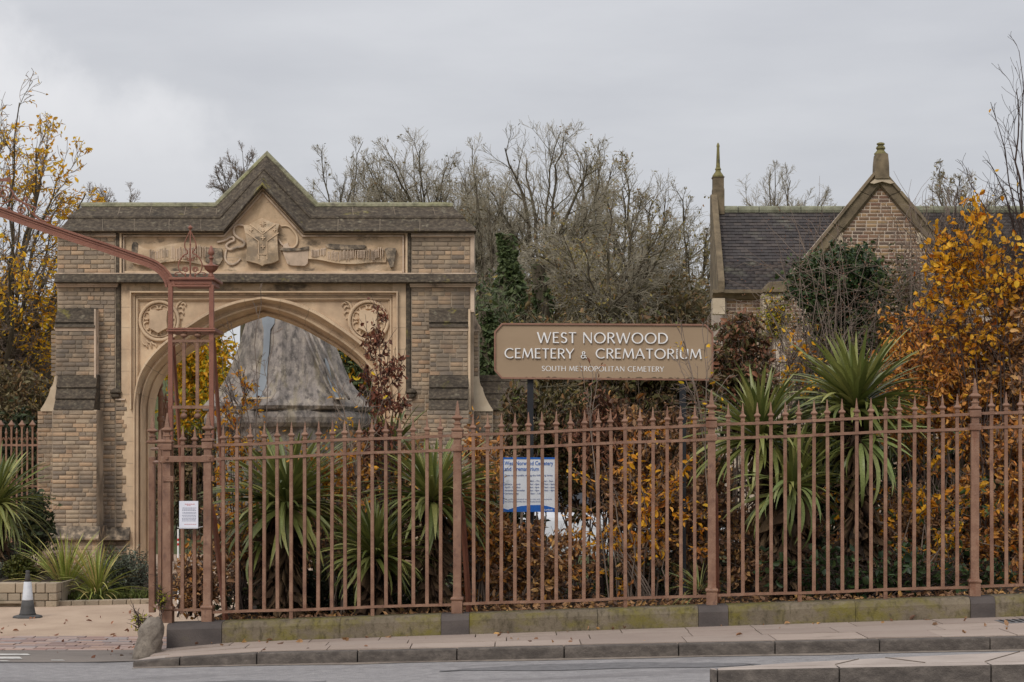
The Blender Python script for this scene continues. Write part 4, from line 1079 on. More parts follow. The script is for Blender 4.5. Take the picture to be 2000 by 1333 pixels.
# buttresses ------------------------------------------------------------
def weather(x0, x1, P, name, mat='soot', x0b=None):
    "sloping offsets: P list of (Y, py) from the top down, closed at the back"
    pts = [(Y, WZ(py, Y)) for Y, py in P]; pts += [(AY+.05, pts[-1][1]), (AY+.05, pts[0][1])]
    return MB().xprism(pts, WX(x0, P[-1][0]), WX(x1, P[-1][0])).build(name, M[mat], ar, bevel=.006)
for s in (0, 1):
    if s == 0: bx0, bx1, lx0, lx1 = 108, 186, 105, 183.5
    else:      bx0, bx1, lx0, lx1 = 838.5, 914.5, 837, 914
    Yu, Yl, Yb = AY-.22, AY-.22, AY-.55
    MB().pbox(bx0+1, bx1, 641, 1104, Yu, .25, z0=GZ).build('buttress_core', M['mortar_dark'], ar)
    wall.panel(xr(bx0+1, bx1-1, Yu), wz(734, Yu), wz(647, Yu), Yu, seed=10+s)
    weather(bx0-1, bx1, [(AY, 600), (AY-.03, 604), (AY-.06, 607), (AY-.13, 616), (AY-.24, 628), (AY-.25, 630), (AY-.20, 630.5), (AY-.28, 637), (AY-.29, 639.5), (AY-.235, 640), (AY-.235, 644.5)], 'weathering_stone')
    MB().pbox(bx0, bx1-.5, 640.2, 646.5, AY-.245, .03).build('drip_band', M['cream_sooty'], ar)
    weather(lx0, lx1, [(Yu+.01, 732), (Yu-.03, 736), (Yu-.12, 755), (Yu-.13, 757), (Yu-.09, 757.5), (Yu-.21, 777), (Yu-.22, 779), (Yu-.18, 779.5), (Yu-.32, 798), (Yu-.33, 800.5), (Yu-.29, 801)], 'weathering_stone')
    sx0, sx1 = (102, 189) if s == 0 else (834, 916)
    MB().pbox(sx0, sx1, 801, 1104, Yb+.02, .58, z0=GZ).build('buttress_core', M['mortar_dark'], ar)
    wall.panel(xr(sx0, sx1, Yb), wz(1030, Yb), wz(802, Yb), Yb+.02, seed=12+s)
    # cream quoin strip on the inner edge of the offsets
    if s == 0: MB().pbox(183.6, 187, 604, 802, AY-.26, .27).build('quoin_strip', M['cream_sooty'], ar)
    else: MB().pbox(914.6, 918.5, 604, 802, AY-.26, .27).build('quoin_strip', M['cream'], ar)
    # moulded plinth
    px0_, px1_ = sx0-1, sx1+1
    pts = [(Yb, 1028), (Yb-.01, 1032), (Yb-.05, 1036), (Yb-.07, 1042), (Yb-.13, 1049), (Yb-.15, 1052), (Yb-.14, 1055), (Yb-.03, 1057)]
    pp = [(Y, WZ(py, Y)) for Y, py in pts]; pp += [(AY, pp[-1][1]), (AY, pp[0][1])]
    MB().xprism(pp, WX(px0_-3, Yb-.1), WX(px1_+3, Yb-.1)).build('plinth_mould', M['stained'], ar)
    wall.panel(xr(sx0-1, sx1+1, Yb-.04), GZ+.02, wz(1057, Yb), Yb-.04, seed=14+s)
    MB().box(WX(sx0-2, Yb), WX(sx1+2, Yb), Yb-.045, AY, GZ, WZ(1057, Yb-.04)).build('base_core', M['mortar_dark'], ar)
# plinth mould continued along the left pier to the jamb
for (a, b) in ((190, 252), (778, 834)):
    pts = [(AY, 1030), (AY-.01, 1034), (AY-.05, 1038), (AY-.07, 1044), (AY-.13, 1050), (AY-.14, 1055), (AY-.02, 1057)]
    pp = [(Y, WZ(py, Y)) for Y, py in pts]; pp += [(AY+.3, pp[-1][1]), (AY+.3, pp[0][1])]
    MB().xprism(pp, WX(a, AY-.1), WX(b, AY-.1)).build('plinth_mould', M['stained'], ar)
    wall.panel(xr(a, b-6, AY-.02), GZ+.02, wz(1057), AY-.02, seed=18)
# side buttresses seen in outline
def side(s, name='side_buttress'):
    Y0, Y1 = AY+.28, AY+1.0
    ex = (lambda p: p) if s < 0 else None
    if s < 0: xin, up_, lo = 112, 99.5, 73
    else: xin, up_, lo = 925, 934.5, 962
    sg_ = -1 if s < 0 else 1
    # stone weatherings (outline in x,z)
    ptsU = [(xin, 600), (xin+sg_*1, 606), (xin+sg_*4, 618), (xin+sg_*9, 630), (xin+sg_*12, 634), (xin+sg_*14, 640), (xin+sg_*9.5, 645), (xin, 646)]
    MB().prism([(WX(a, AY), WZ(b, AY)) for a, b in ptsU], Y0-.03, Y1+.03).build('side_weathering', M['cream_sooty'], ar)
    MB().prism([(WX(a, AY), WZ(b, AY)) for a, b in ((xin, 646), (up_, 646), (up_, 735), (xin, 735))], Y0, Y1).build('side_core', M['mortar_dark'], ar)
    wall.panel(lambda z: (min(WX(xin, Y0), WX(up_, Y0)), max(WX(xin, Y0), WX(up_, Y0))), wz(735, Y0), wz(646, Y0), Y0, seed=30+s)
    ptsL = [(xin, 734), (up_, 734), (up_+sg_*1, 742), (up_+sg_*4, 752), (up_+sg_*8, 757), (up_+sg_*8, 760), (up_+sg_*12, 772), (up_+sg_*20, 788), (up_+sg_*28, 800), (lo, 803), (xin, 803)]
    MB().prism([(WX(a, AY), WZ(b, AY)) for a, b in ptsL], Y0-.03, Y1+.03).build('side_weathering', M['quoin'], ar)
    MB().box(min(WX(xin, AY), WX(lo, AY)), max(WX(xin, AY), WX(lo, AY)), Y0+.01, Y1, GZ, WZ(803, AY)).build('side_core', M['mortar_dark'], ar)
    wall.panel(lambda z: (min(WX(xin, Y0), WX(lo, Y0)), max(WX(xin, Y0), WX(lo, Y0))), GZ+.05, wz(803, Y0), Y0+.01, seed=32+s)
side(-1); side(1)
# dark wing wall on the right with its stepped coping
ww = thing('wing_wall', W(980, 1100, AY+.7), 'low brick wing wall with sooty stepped coping running right from the gateway behind the shrubs', 'wall')
Yw = AY+.62
def wm(x0, x1, P, mat='soot', name='wall_coping'):
    p = [(Y, WZ(py, Y)) for Y, py in P]; p += [(Yw+.8, p[-1][1]), (Yw+.8, p[0][1])]
    MB().xprism(p, WX(x0, Yw), WX(x1, Yw)).build(name, M[mat], ww, bevel=.008)
wm(936, 1030, [(Yw+.35, 733), (Yw+.33, 744), (Yw+.28, 744.5)]); wm(938, 1038, [(Yw+.30, 744.8), (Yw+.20, 768), (Yw+.16, 769)]); wm(938, 1044, [(Yw+.18, 769.5), (Yw+.02, 796), (Yw-.02, 797), (Yw-.02, 801), (Yw+.05, 802)])
MB().box(WX(938, Yw), WX(1044, Yw), Yw+.08, Yw+.75, GZ, WZ(802, Yw)).build('wall_core', M['mortar'], ww)
w2 = Wall(ww, 'brick', 120); w2.panel(xr(938, 1044, Yw), GZ+.1, wz(803, Yw), Yw+.08, seed=40); w2.finish(lambda b: -b[2])

# carved ornament --------------------------------------------------------
def relief(pts, name, mat='cream', parent=None, d=.045, Y=AY+.02):
    "a raised slab with bevelled edge from a px outline"
    mb = MB(); mb.prism([(WX(a, Y), WZ(b, Y)) for a, b in pts], Y-d, Y+.01)
    return mb.build(name, M[mat], parent or ar, bevel=.008)
def ctube(pts, w, name, mat='cream', Y=AY+.01, par=None, smooth=True):
    n = len(pts)
    return MB().tube([W(a, b, Y) for a, b in pts], [w*Y/FPX*(.8+.25*math.sin(math.pi*k/(n-1))) for k in range(n)], 6).build(name, M[mat], par or ar, smooth=smooth)
# central shield
shp = curve([(486, 442), (497, 436), (507, 430.5), (513.5, 427.5)], 3)[:-1] + curve([(513.5, 427.5), (521, 431), (533, 436.5), (547.5, 440)], 3)[:-1] + \
      curve([(547.5, 440), (544, 452), (543.5, 470), (544.5, 492), (546, 510.5)], 3)[:-1] + curve([(546, 510.5), (533, 516), (520, 518), (514, 521.5)], 3)[:-1] + \
      curve([(514, 521.5), (505, 517), (493, 514), (481.5, 511)], 3)[:-1] + curve([(481.5, 511), (484, 492), (482.5, 468), (477, 441.5)], 3)
shd = relief(shp, 'shield', 'frieze', d=.12)
WLOC[shd.name] = wloc(ar)
def bar_(p, q_, w, par, Y=AY-.115, mat='cream'):
    P, Q = Vector(p), Vector(q_); t = (Q-P).normalized(); nn = Vector((t.y, -t.x))*w/2
    pts = [P+nn, Q+nn, Q-nn, P-nn]
    MB().prism([(WX(a.x, Y), WZ(a.y, Y)) for a in pts], Y, Y+.03).build('shield_charge', M[mat], par)
for (p, q_) in (((505, 471), (505, 507)), ((521.5, 471), (521.5, 507)), ((505, 471), (482, 455)), ((521.5, 471), (544, 455)), ((513, 457), (488, 438)), ((513, 457), (538, 438)), ((505, 497), (521.5, 497))):
    bar_(p, q_, 1.6, shd)
def cross(x, y, r, par):
    for a in (0, 45, 90, 135) if r > 5 else (0, 90):
        dx, dy = r*math.cos(R(a)), r*math.sin(R(a)); 
        bar_((x-dx, y-dy), (x+dx, y+dy), 1.7 if a % 90 == 0 else 1.0, par, AY-.120 - .002*(a/45))
for (x, y, r) in ((513.5, 437, 5.6), (513.5, 464.5, 4.5), (513.5, 481.5, 4.5), (490, 449, 3.5), (536, 449, 3.5), (513.5, 451, 3.0)): cross(x, y, r, shd)
# mantling either side of the shield
ctube(curve([(476, 441), (464, 440), (457, 446), (457, 456), (464, 464), (474, 470), (478, 476), (474, 482), (462, 484), (450, 488), (443, 484), (443, 478), (450, 473), (457, 470), (456, 465), (449, 464), (440, 470), (424, 474)], 4), 2.8, 'mantling', 'cream_sooty', AY-.01)
ctube(curve([(443, 487), (440, 498), (441, 509), (450, 517), (461, 515), (470, 506)], 4), 2.3, 'mantling', 'cream_sooty', AY)
ctube(curve([(549, 442), (562, 442), (572, 450), (580, 462), (580, 476), (573, 484), (564, 482)], 4), 2.2, 'mantling', 'cream', AY)
ctube(curve([(544, 468), (551, 478), (557, 482)], 4), 2.0, 'mantling', 'cream_sooty', AY-.01)
relief([(551, 489), (556, 478), (563, 475), (566, 483), (575, 488), (604, 488), (602, 516), (596, 521), (570, 520), (562, 517)], 'scroll_fold', 'cream_sooty', d=.07)
relief([(548, 490), (550, 485), (566, 486), (585, 486.5), (604, 482), (604.5, 489), (585, 491.5), (560, 492.5)], 'scroll_lip', 'stained', d=.10)
# motto ribbons
def ribbon(top, bot, name, mat, d=.05):
    T, B_ = curve(top, 6), curve(bot, 6)
    n = min(len(T), len(B_)); rings = []
    for i in range(n):
        bow = .035*math.sin(i/(n-1)*math.pi*1.5)
        a, b = T[i], B_[i]; Y = AY - d - bow
        rings.append([W(a[0], a[1], Y), W(b[0], b[1], Y), W(b[0], b[1], AY+.02), W(a[0], a[1], AY+.02)])
    return MB().loft(rings).build(name, M[mat], ar)
rb1 = ribbon([(262, 474), (290, 487), (330, 478), (365, 474), (400, 480), (430, 486)], [(258, 514), (285, 519), (325, 512), (360, 511), (398, 518), (428, 519)], 'motto_ribbon', 'frieze')
rb2 = ribbon([(604, 480), (625, 486), (655, 484), (690, 485), (725, 484), (757, 483)], [(602, 506), (625, 508), (655, 514), (690, 516), (725, 513), (754, 513)], 'motto_ribbon', 'frieze')
relief([(636, 480), (645, 478), (680, 480), (712, 480), (716, 482), (712, 488), (680, 490), (650, 489), (640, 486)], 'ribbon_fold', 'stained', d=.12)
relief([(752, 488), (756, 485), (773, 486), (775, 490), (771, 512), (769, 523), (763, 524.5), (758, 512)], 'ribbon_end', 'stained', d=.10)
relief([(259, 481), (262, 474), (268, 474), (272, 480), (270, 512), (262, 513), (258, 500)], 'ribbon_end', 'stained', d=.085)
relief([(402, 484), (434, 486), (436, 508), (430, 518), (414, 518), (402, 512)], 'scroll_fold', 'stained', d=.075)
lt = MB()
def strokes(x0, x1, y0, y1, Y, dens=2.7):
    x = x0
    while x < x1:
        t = (x-x0)/(x1-x0); dy = 2.0*math.sin(t*5+.4)
        a, b = y0+dy+random.choice([0, 0, 0, -3]), y1+dy+random.choice([0, 0, 0, 3])
        lt.prism([(WX(x, Y), WZ(a, Y)), (WX(x+1.5, Y), WZ(a-.4, Y)), (WX(x+1.2, Y), WZ(b, Y)), (WX(x, Y), WZ(b+.5, Y))], Y, Y+.03)
        if random.random() < .55: lt.prism([(WX(x, Y), WZ(a+.6, Y)), (WX(x+dens, Y), WZ(a-.6, Y)), (WX(x+dens, Y), WZ(a+.6, Y)), (WX(x, Y), WZ(a+1.6, Y))], Y+.001, Y+.03)
        x += dens*random.choice([1, 1, 1, 1.6])
strokes(608, 636, 487, 500, AY-.10); strokes(640, 712, 491, 506, AY-.095); strokes(716, 750, 488, 504, AY-.07)
strokes(292, 330, 490, 504, AY-.095); strokes(335, 400, 484, 504, AY-.088)
lt.build('carved_blackletter', M['cream_sooty'], ar, kind='stuff')
# roundels in the spandrels
def roundel(cx, cy, r):
    Y = AY+.10; q = Y/FPX
    n = 40
    for rr, w, yo in ((r, 3.4, -.05), (r-6, 1.6, -.02)):
        MB().tube([W(cx+rr*math.cos(2*math.pi*k/n), cy+rr*math.sin(2*math.pi*k/n), Y+yo) for k in range(n+1)], w*q, 8, cap=False).build('roundel_ring', M['cream'], ar, smooth=True)
    for k in range(8):          # cusps
        a = R(22.5+45*k); c = (cx+(r-12)*math.cos(a), cy+(r-12)*math.sin(a))
        a1_ = a + math.pi
        pts = [(c[0]+7.2*math.cos(a1_ + R(-118+236*j/12) + math.pi), c[1]+7.2*math.sin(a1_ + R(-118+236*j/12) + math.pi)) for j in range(13)]
        MB().tube([W(x, y, Y-.015) for x, y in pts], [q*(1.5+.8*abs(j-6)/6) for j in range(13)], 6).build('cusp', M['cream'], ar, smooth=True)
        for e in (pts[0], pts[-1]):
            MB().lathe((WX(e[0], Y), Y-.02, WZ(e[1], Y)-.018), [(.006,0),(.030,.014),(.030,.028),(.006,.042)], 8).build('cusp_bud', M['cream'], ar)
    s = [(cx-18, cy-17), (cx-12, cy-21), (cx, cy-18.5), (cx+12, cy-21), (cx+18, cy-17), (cx+16.5, cy), (cx+18, cy+15), (cx+8, cy+20), (cx, cy+25), (cx-8, cy+20), (cx-18, cy+15), (cx-16.5, cy)]
    relief(s, 'blank_shield', 'cream', d=.12, Y=Y)
roundel(311, 627, 37.5); roundel(720, 627, 38)
for s, cx in ((1, 359), (-1, 672)):       # half rings towards the apex, leaf buds
    Y = AY+.1
    ctube([(cx + s*(-15*math.cos(R(a_))), 606 + 18*math.sin(R(a_))) for a_ in range(-80, 85, 12)], 2.4, 'half_ring', 'cream', Y-.02)
    for a_ in (-60, -20, 25):
        x, y = cx - s*11*math.cos(R(a_)), 606 + 13*math.sin(R(a_))
        ctube([(x, y), (x+s*5, y-3), (x+s*9, y), (x+s*9, y+4)], 2.1, 'leaf_crocket', 'cream', Y-.02)
for s, cx in ((1, 290), (-1, 741)):
    for a_, b_ in ((-12, 0), (-4, -4), (6, -1)):
        ctube([(cx+s*a_, 668+b_), (cx+s*(a_+3), 673+b_), (cx+s*(a_+8), 674+b_), (cx+s*(a_+10), 680)], 2.1, 'leaf_crocket', 'cream', AY+.08)
def bprio(b): return 0 if b[6] == 'front' and (b[2] > WZ(900, AY)) else 1
wall.finish(lambda b: (bprio(b), random.random()))
# ---------------------------------------------------------------- open gates inside the arch, far railings
def small_rail_thing(name, label, x0, x1, Y, ztop, zbot, n, tall=None, grp=None, arcs=True):
    t = thing(name, (x0, Y, zbot), label, 'railings', grp)
    b = MB().lathe((0,0,0), [(.014, 0), (.014, ztop-zbot)], sq=True)
    bm_ = b.mesh('bar', M['iron'])
    sp1 = MB().lathe((0,0,0), [(.016, 0), (.018, .03), (.052, .07), (.03, .10), (.004, .15)], sq=True).mesh('spear_head', M['iron'])
    sp2 = MB().lathe((0,0,0), [(.012, 0), (.016, .01), (.026, .05), (.012, .09), (.016, .11), (.003, .14)], 6).mesh('spear_head', M['iron'])
    for k in range(n):
        x = x0 + (x1-x0)*k/(n-1); tallbar = k % 2 == 0
        o = link('bar', bm_, t, (x, Y, zbot - (0 if tallbar else .12)))
        h = link('spear_head', sp1 if tallbar else sp2, o, (x, Y, ztop)); h.location = (0, 0, ztop-zbot)
    for z in (ztop-.28, ztop-.98, zbot+.12):
        MB().box(x0-.05, x1+.05, Y-.012, Y+.012, z-.018, z+.018).build('rail', M['iron'], t)
    if arcs:
        mb = MB(); w = (x1-x0)/(n-1)
        for k in range(n-1):
            for zc in (ztop-.28, ztop-.98):
                x = x0 + w*k
                for s in (0, 1):
                    e = x + w*s; mb.tube([(e, Y, zc+.02), (e + (1-2*s)*w*.1, Y, zc+.07), (x+w/2, Y, zc+.13)], .009, 4)
        mb.build('gothic_arcs', M['iron'], t)
    return t
small_rail_thing('far_railings', 'ornate brown railings with diamond spear tips left of the gateway', WX(-60, 33.6), WX(74, 33.6), 33.6, WZ(838, 33.6), WZ(1075, 33.6), 14)
gt = thing('open_gate', (WX(314, 34.2), 34.2, 0), 'brown iron gate leaf folded back inside the left of the arch', 'gate')
MB().lathe((WX(314, 34.2), 34.2, -.05), [(.05, 0), (.05, 1.9), (.07, 1.92), (.07, 1.98), (.045, 2.0), (.045, 2.62), (.065, 2.64), (.065, 2.7), (.045, 2.72), (.045, 3.05), (.06, 3.07), (.035, 3.16), (.02, 3.2), (.045, 3.26), (.03, 3.32), (.004, 3.4)], 10).build('gate_post', M['iron'], gt)
for k in range(7):
    x = WX(317 + k*3.4, 34.4+k*.25); Y = 34.4+k*.25
    MB().lathe((x, Y, .05), [(.014, 0), (.014, 2.9 - (k % 2)*.15), (.035, 2.93- (k % 2)*.15), (.003, 3.05- (k % 2)*.15)], sq=True).build('bar', M['iron'], gt)
for z in (.2, 1.6, 2.6):
    MB().tube([(WX(314, 34.2), 34.2, z), (WX(338, 36), 36, z)], .022, 4).build('rail', M['iron'], gt)

# ---------------------------------------------------------------- flared stone monument seen through the arch
MY = 39.0
mo = thing('stone_monument', W(548, 1090, MY), 'large grey bell shaped weathered stone monument behind the gateway opening', 'monument')
q = MY/FPX
profm = [(835, 148), (834, 155), (826, 161), (815, 162), (806, 157), (802, 150), (799, 157), (793, 161), (784, 153), (772, 142), (756, 128), (738, 117), (718, 108), (695, 100), (670, 91), (645, 84), (615, 76), (580, 69), (540, 62), (500, 57)]
rings = []
N_ = 64
for py, r in profm:
    z = WZ(py, MY) ; ring = []
    for k in range(N_):
        a = 2*math.pi*k/N_ + math.pi/8
        # eight-sided body with rounded ribs and hollows between them above the base moulding
        oct_ = math.cos(math.pi/8)/math.cos(((a) % (math.pi/4)) - math.pi/8)
        fl = 1.0
        if py < 800:
            fl = 1 + .05*math.cos(8*a + 1.2) + .02*math.cos(24*a)
        rr = 1.04*r*q*(oct_*.6+.4)*fl
        ring.append((WX(548, MY) + rr*math.cos(a), MY + 1.2 + rr*math.sin(a)*.95, z))
    rings.append(ring)
MB().loft(rings).build('flared_canopy', M['monument'], mo, smooth=False)
MB().lathe((WX(548, MY), MY+1.2, -.1), [(146*q, 0), (146*q, WZ(835, MY)+.1)], 8, rot=math.pi/8).build('drum', M['monument'], mo)
# tapered blue-grey strips lying in the hollows
def strip3(path, name):
    vs, fs = [], []
    for i, (xl, xr_, y, Y) in enumerate(path):
        vs += [W(xl, y, Y), W(xr_, y, Y), W(xl, y, Y+.3), W(xr_, y, Y+.3)]
    for i in range(len(path)-1):
        a = i*4; fs += [(a, a+4, a+5, a+1), (a+1, a+5, a+7, a+3), (a, a+2, a+6, a+4), (a+2, a+3, a+7, a+6)]
    MB().add(vs, fs).build(name, M['lead'], mo, bevel=0)
def fY(y):   # front of the flare at a given height
    for (y0, r0), (y1, r1) in zip(profm, profm[1:]):
        if y1 <= y <= y0:
            t = (y0-y)/(y0-y1 or 1); return MY + 1.2 - (r0*(1-t)+r1*t)*q*.95*1.0 - .02
    return MY
strip3([(511, 537, 612, fY(612)), (512, 536, 632, fY(632)-.02), (515, 528, 644, fY(644)-.02), (514, 526, 680, fY(680)-.02), (509, 522, 720, fY(720)-.02), (505, 521, 755, fY(755)-.02), (500, 522, 768, fY(768)), (490, 528, 777, fY(777)-.04)], 'lead_strip')
strip3([(634, 640, 700, fY(700)+.25), (640, 648, 740, fY(740)+.25), (650, 664, 765, fY(765)+.22), (656, 670, 777, fY(777)+.15)], 'lead_strip')
MB().pbox(470, 531, 776, 780, fY(777)-.06, .3).pbox(655, 672, 777, 780, fY(777)+.12, .3).build('sill', M['quoin'], mo)
ribs = MB()
for (x0, x1) in ((590, 655), (600, 668), (612, 682)):
    ribs.tube([W(x0, 640, fY(640)+.12), W(x0*.6+x1*.4, 700, fY(700)+.12), W(x0*.3+x1*.7, 745, fY(745)+.12), W(x1, 780, fY(780)+.16)], .03, 6)
ribs.build('stone_rib', M['monument'], mo, smooth=True)

# ---------------------------------------------------------------- lodge on the right
HY = 41.0
ho = thing('brick_lodge', W(1650, 1000, HY), 'brick lodge with steep stone coped gable, dark tiled roof and tall spire finial', 'house')
ZE = WZ(570, HY); YRG = HY + 1.3; ZR = WZ(413, YRG)
# main range
MB().box(WX(1412, HY), WX(2250, HY), HY, HY+2.4, -.1, ZE).build('wall', M['mortar_house'], ho)
hw = Wall(ho, 'brick_house', 300)
hw.panel(lambda z: (WX(1418, HY), WX(1492, HY)), 2.0, WZ(587, HY), HY, seed=50, course=.074, joint=.019, d=.007)
# sloping roof board and tiles
xl, xr_ = WX(1413, HY), WX(2250, HY)
sl = Vector((0, YRG-HY+.25, ZR-ZE)); Ls = sl.length; sn = sl.normalized(); up_n = Vector((0, -sn.z, sn.y))
base0 = Vector((0, HY-.25, ZE))
mb = MB(); mb.xprism([(HY-.25, ZE), (YRG, ZR), (2*YRG-HY+.25, ZE)], xl, xr_); mb.build('roof', M['tile'], ho)
tm = None; nrow = 26; lst = []
pitch = Ls/nrow; tw_ = .165
tmesh = MB().add([(-tw_/2+.002,0,0),(tw_/2-.002,0,0),(tw_/2-.002,.0,.020),(-tw_/2+.002,0,.020),(-tw_/2+.002,pitch*1.15,0),(tw_/2-.002,pitch*1.15,0),(tw_/2-.002,pitch*1.15,.004),(-tw_/2+.002,pitch*1.15,.004)], [(0,1,2,3),(3,2,6,7),(0,3,7,4),(1,5,6,2)])
tobj = tmesh.mesh('roof_tile', M['tile']); ang = math.atan2(sn.z, sn.y)
V, F = [], []; cnt = 0
for r in range(nrow):
    x = xl + (tw_/2 if r % 2 else 0)
    o = base0 + sn*(pitch*r) + up_n*.006
    while x < xr_:
        jz = random.uniform(-.004, .006); vis = x < WX(1620, HY+1)
        p = o + up_n*jz
        if vis and cnt < 300 and r > 8 and x > xl+.05:
            link('roof_tile', tobj, ho, (x, p.y, p.z), rot=(ang + random.uniform(-.01,.01), 0, random.uniform(-.01,.01))); cnt += 1
        else:
            b = len(V); ca, sa = math.cos(ang), math.sin(ang)
            for (a_, b_, c_) in tmesh.v: V.append((x+a_ - wloc(ho).x, p.y + b_*ca - c_*sa - wloc(ho).y, p.z + b_*sa + c_*ca - wloc(ho).z))
            F += [tuple(i+b for i in f_) for f_ in tmesh.f]
        x += tw_
link('roof_tiles', np_mesh('roof_tiles', V, F, M['tile']), ho, tuple(wloc(ho)), kind='stuff')
x = xl
while x < xr_:
    MB().tube([(x+.005, YRG, ZR+.02), (x+.44, YRG, ZR+.02)], .095, 10).build('ridge_tile', M['ridge'], ho); x += .45
# eaves cornice
P = [(HY-.28, ZE+.02), (HY-.28, ZE-.05), (HY-.16, ZE-.10), (HY-.10, ZE-.16), (HY+.01, ZE-.18), (HY+.01, ZE+.02)]
MB().xprism(P, WX(1390, HY), WX(1492, HY)).build('eaves_cornice', M['coping_house'], ho)
# end gable coping seen edge on, with spire
gx0, gx1 = WX(1400, HY), WX(1412.5, HY)
MB().xprism([(HY-.30, ZE-.05), (HY-.30, ZE+.2), (YRG-.12, ZR+.35), (YRG+.12, ZR+.35), (YRG+.12, ZE-.05)], gx0, gx1).build('gable_coping', M['coping_house'], ho, bevel=.012)
MB().box(gx0+.06, gx0+.10, HY-.34, HY-.31, ZE-.04, ZE+.0).build('coping_fillet', M['coping_house'], ho)
sx = (gx0+gx1)/2; qs = YRG/FPX
MB().lathe((WX(1402.5, YRG), YRG, WZ(420, YRG)), [(.125, 0), (.125, WZ(372, YRG)-WZ(420, YRG)), (.115, WZ(368, YRG)-WZ(420, YRG)), (.115, WZ(350, YRG)-WZ(420, YRG)), (.135, WZ(347, YRG)-WZ(420, YRG))], sq=True).build('spire_shaft', M['coping_house'], ho)
MB().lathe((WX(1402.5, YRG), YRG, WZ(347, YRG)), [(.12, 0), (.125, .03), (.09, .08), (.06, .12), (.055, .15), (.07, .17), (.055, .20), (.045, .22), (.028, .64), (.035, .67), (.03, .70), (.012, .745)], 8).build('spire', M['greenstone'], ho)
MB().lathe((WX(1401.5, HY), HY-.15, WZ(616, HY)), [(.125, 0), (.125, WZ(585, HY)-WZ(616, HY))], sq=True).build('corner_stone', M['quoin'], ho)
# projecting gable wing
GY = HY - .5
apx = 1718
zA = WZ(322, GY); 
def gl(y): return apx - (y-322)*0.815     # left outer line
def grr(y): return apx + (y-322)*0.86
outl = [(gl(575), 1100), (gl(575), 575), (apx, 325), (grr(575), 575), (grr(575), 1100)]
MB().prism([(WX(a, GY), WZ(b, GY)) for a, b in outl], GY+.02, GY+.4).build('gable_wall', M['mortar_house'], ho)
MB().prism([(WX(a, GY), WZ(b, GY)) for a, b in ((gl(600)+4, 600), (apx, 352), (grr(600)-4, 600))], GY+.4, HY+1.3).build('wing_roof', M['tile'], ho)
def ext(z):
    y = HOR - (z-EYE)*FPX/GY
    yy = min(max(y, 330), 575)
    return (WX(gl(yy)+24, GY), WX(grr(yy)-24, GY))
hw.panel(ext, 1.2, WZ(361, GY), GY+.02, seed=51, course=.0735, joint=.019, d=.007)
for s in (-1, 1):      # raking copings, in lengths
    f_ = gl if s < 0 else grr
    ys_ = [336, 372, 436, 500, 575]
    for a, b in zip(ys_, ys_[1:]):
        mb = MB(); o = []
        for y in (a+.6, b-.4):
            x = f_(y); 
            o.append([W(x, y, GY-.14), W(x - s*5, y+2.5, GY-.16), W(x - s*7, y+4, GY-.10), W(x - s*22, y+10, GY-.08), W(x-s*26, y+13, GY-.0), W(x - s*26, y+13, GY+.4), W(x, y, GY+.42)])
        mb.loft(o).build('raking_coping', M['coping_house'], ho)
MB().prism([(WX(a, GY), WZ(b, GY)) for a, b in ((1488, 573), (1489, 566), (1500, 553), (1530, 551), (1534, 573))], GY-.22, GY+.4).build('kneeler', M['coping_house'], ho, bevel=.02)
MB().pbox(1490, 1531, 573.2, 655, GY-.12, .5).build('corner_pillar', M['quoin'], ho, bevel=.01)
# finial block on the gable
MB().prism([(WX(a, GY), WZ(b, GY)) for a, b in ((1706, 352), (1707, 322), (1709, 303), (1731, 303), (1733, 322), (1734, 352))], GY-.20, GY+.15).build('finial_block', M['coping_house'], ho, bevel=.01)
MB().prism([(WX(a, GY), WZ(b, GY)) for a, b in ((1696, 360), (1706, 352.4), (1733, 352.4), (1744, 360), (1736, 361.5), (1720, 357), (1704, 361.5))], GY-.17, GY+.05).build('apex_stone', M['quoin'], ho)
MB().lathe(W(1720, 303, GY), [(.135, 0), (.135, .03), (.11, .05), (.085, .08), (.075, .10), (.10, .13), (.085, .17), (.055, .19), (.085, .21), (.08, .24), (.04, .255)], 8).build('finial_cap', M['greenstone'], ho)
for p in ((1631, 1647), (1792, 1816)):
    MB().pbox(p[0], p[1], 455, 477, GY-.035, .08).build('gable_stone', M['quoin'], ho, bevel=.008)
MB().pbox(1497, 1508, 600, 650, GY-.14, .1).build('lamp_backing', M['iron_black'], ho)
hw.finish(lambda b: (0 if b[1] < HY - .5 and b[2] > WZ(480, GY) else 1, random.random()))

# ---------------------------------------------------------------- drive-side furniture
cn = thing('traffic_cone', (WX(54, 23.6), 23.6, -.02), 'grey rubber traffic cone with white sleeve standing on the drive', 'traffic cone')
qc = 23.6/FPX; zc = lambda y: (1198-y)*qc
MB().lathe((WX(54,23.6), 23.6, -.012), [(.178, 0), (.178, .018), (.165, .03), (.12, .04)], 8, rot=R(22.5)).build('base', M['rubber'], cn, bevel=.004)
MB().lathe((WX(54,23.6), 23.6, 0), [(17.5*qc, .025), (15*qc, .05), (13*qc, zc(1178)), (11*qc, zc(1165))], 20).build('skirt', M['rubber'], cn, smooth=True)
MB().lathe((WX(54,23.6), 23.6, 0), [(11.2*qc, zc(1165)), (10.6*qc, zc(1163)), (7.3*qc, zc(1129.5)), (6.8*qc, zc(1129))], 20).build('sleeve', M['sleeve'], cn, smooth=True)
MB().lathe((WX(54,23.6), 23.6, 0), [(6.4*qc, zc(1129.5)), (4.6*qc, zc(1116)), (3.7*qc, zc(1112)), (4.2*qc, zc(1110)), (3.9*qc, zc(1107.5)), (2*qc, zc(1107))], 16).build('tip', M['rubber'], cn, smooth=True)
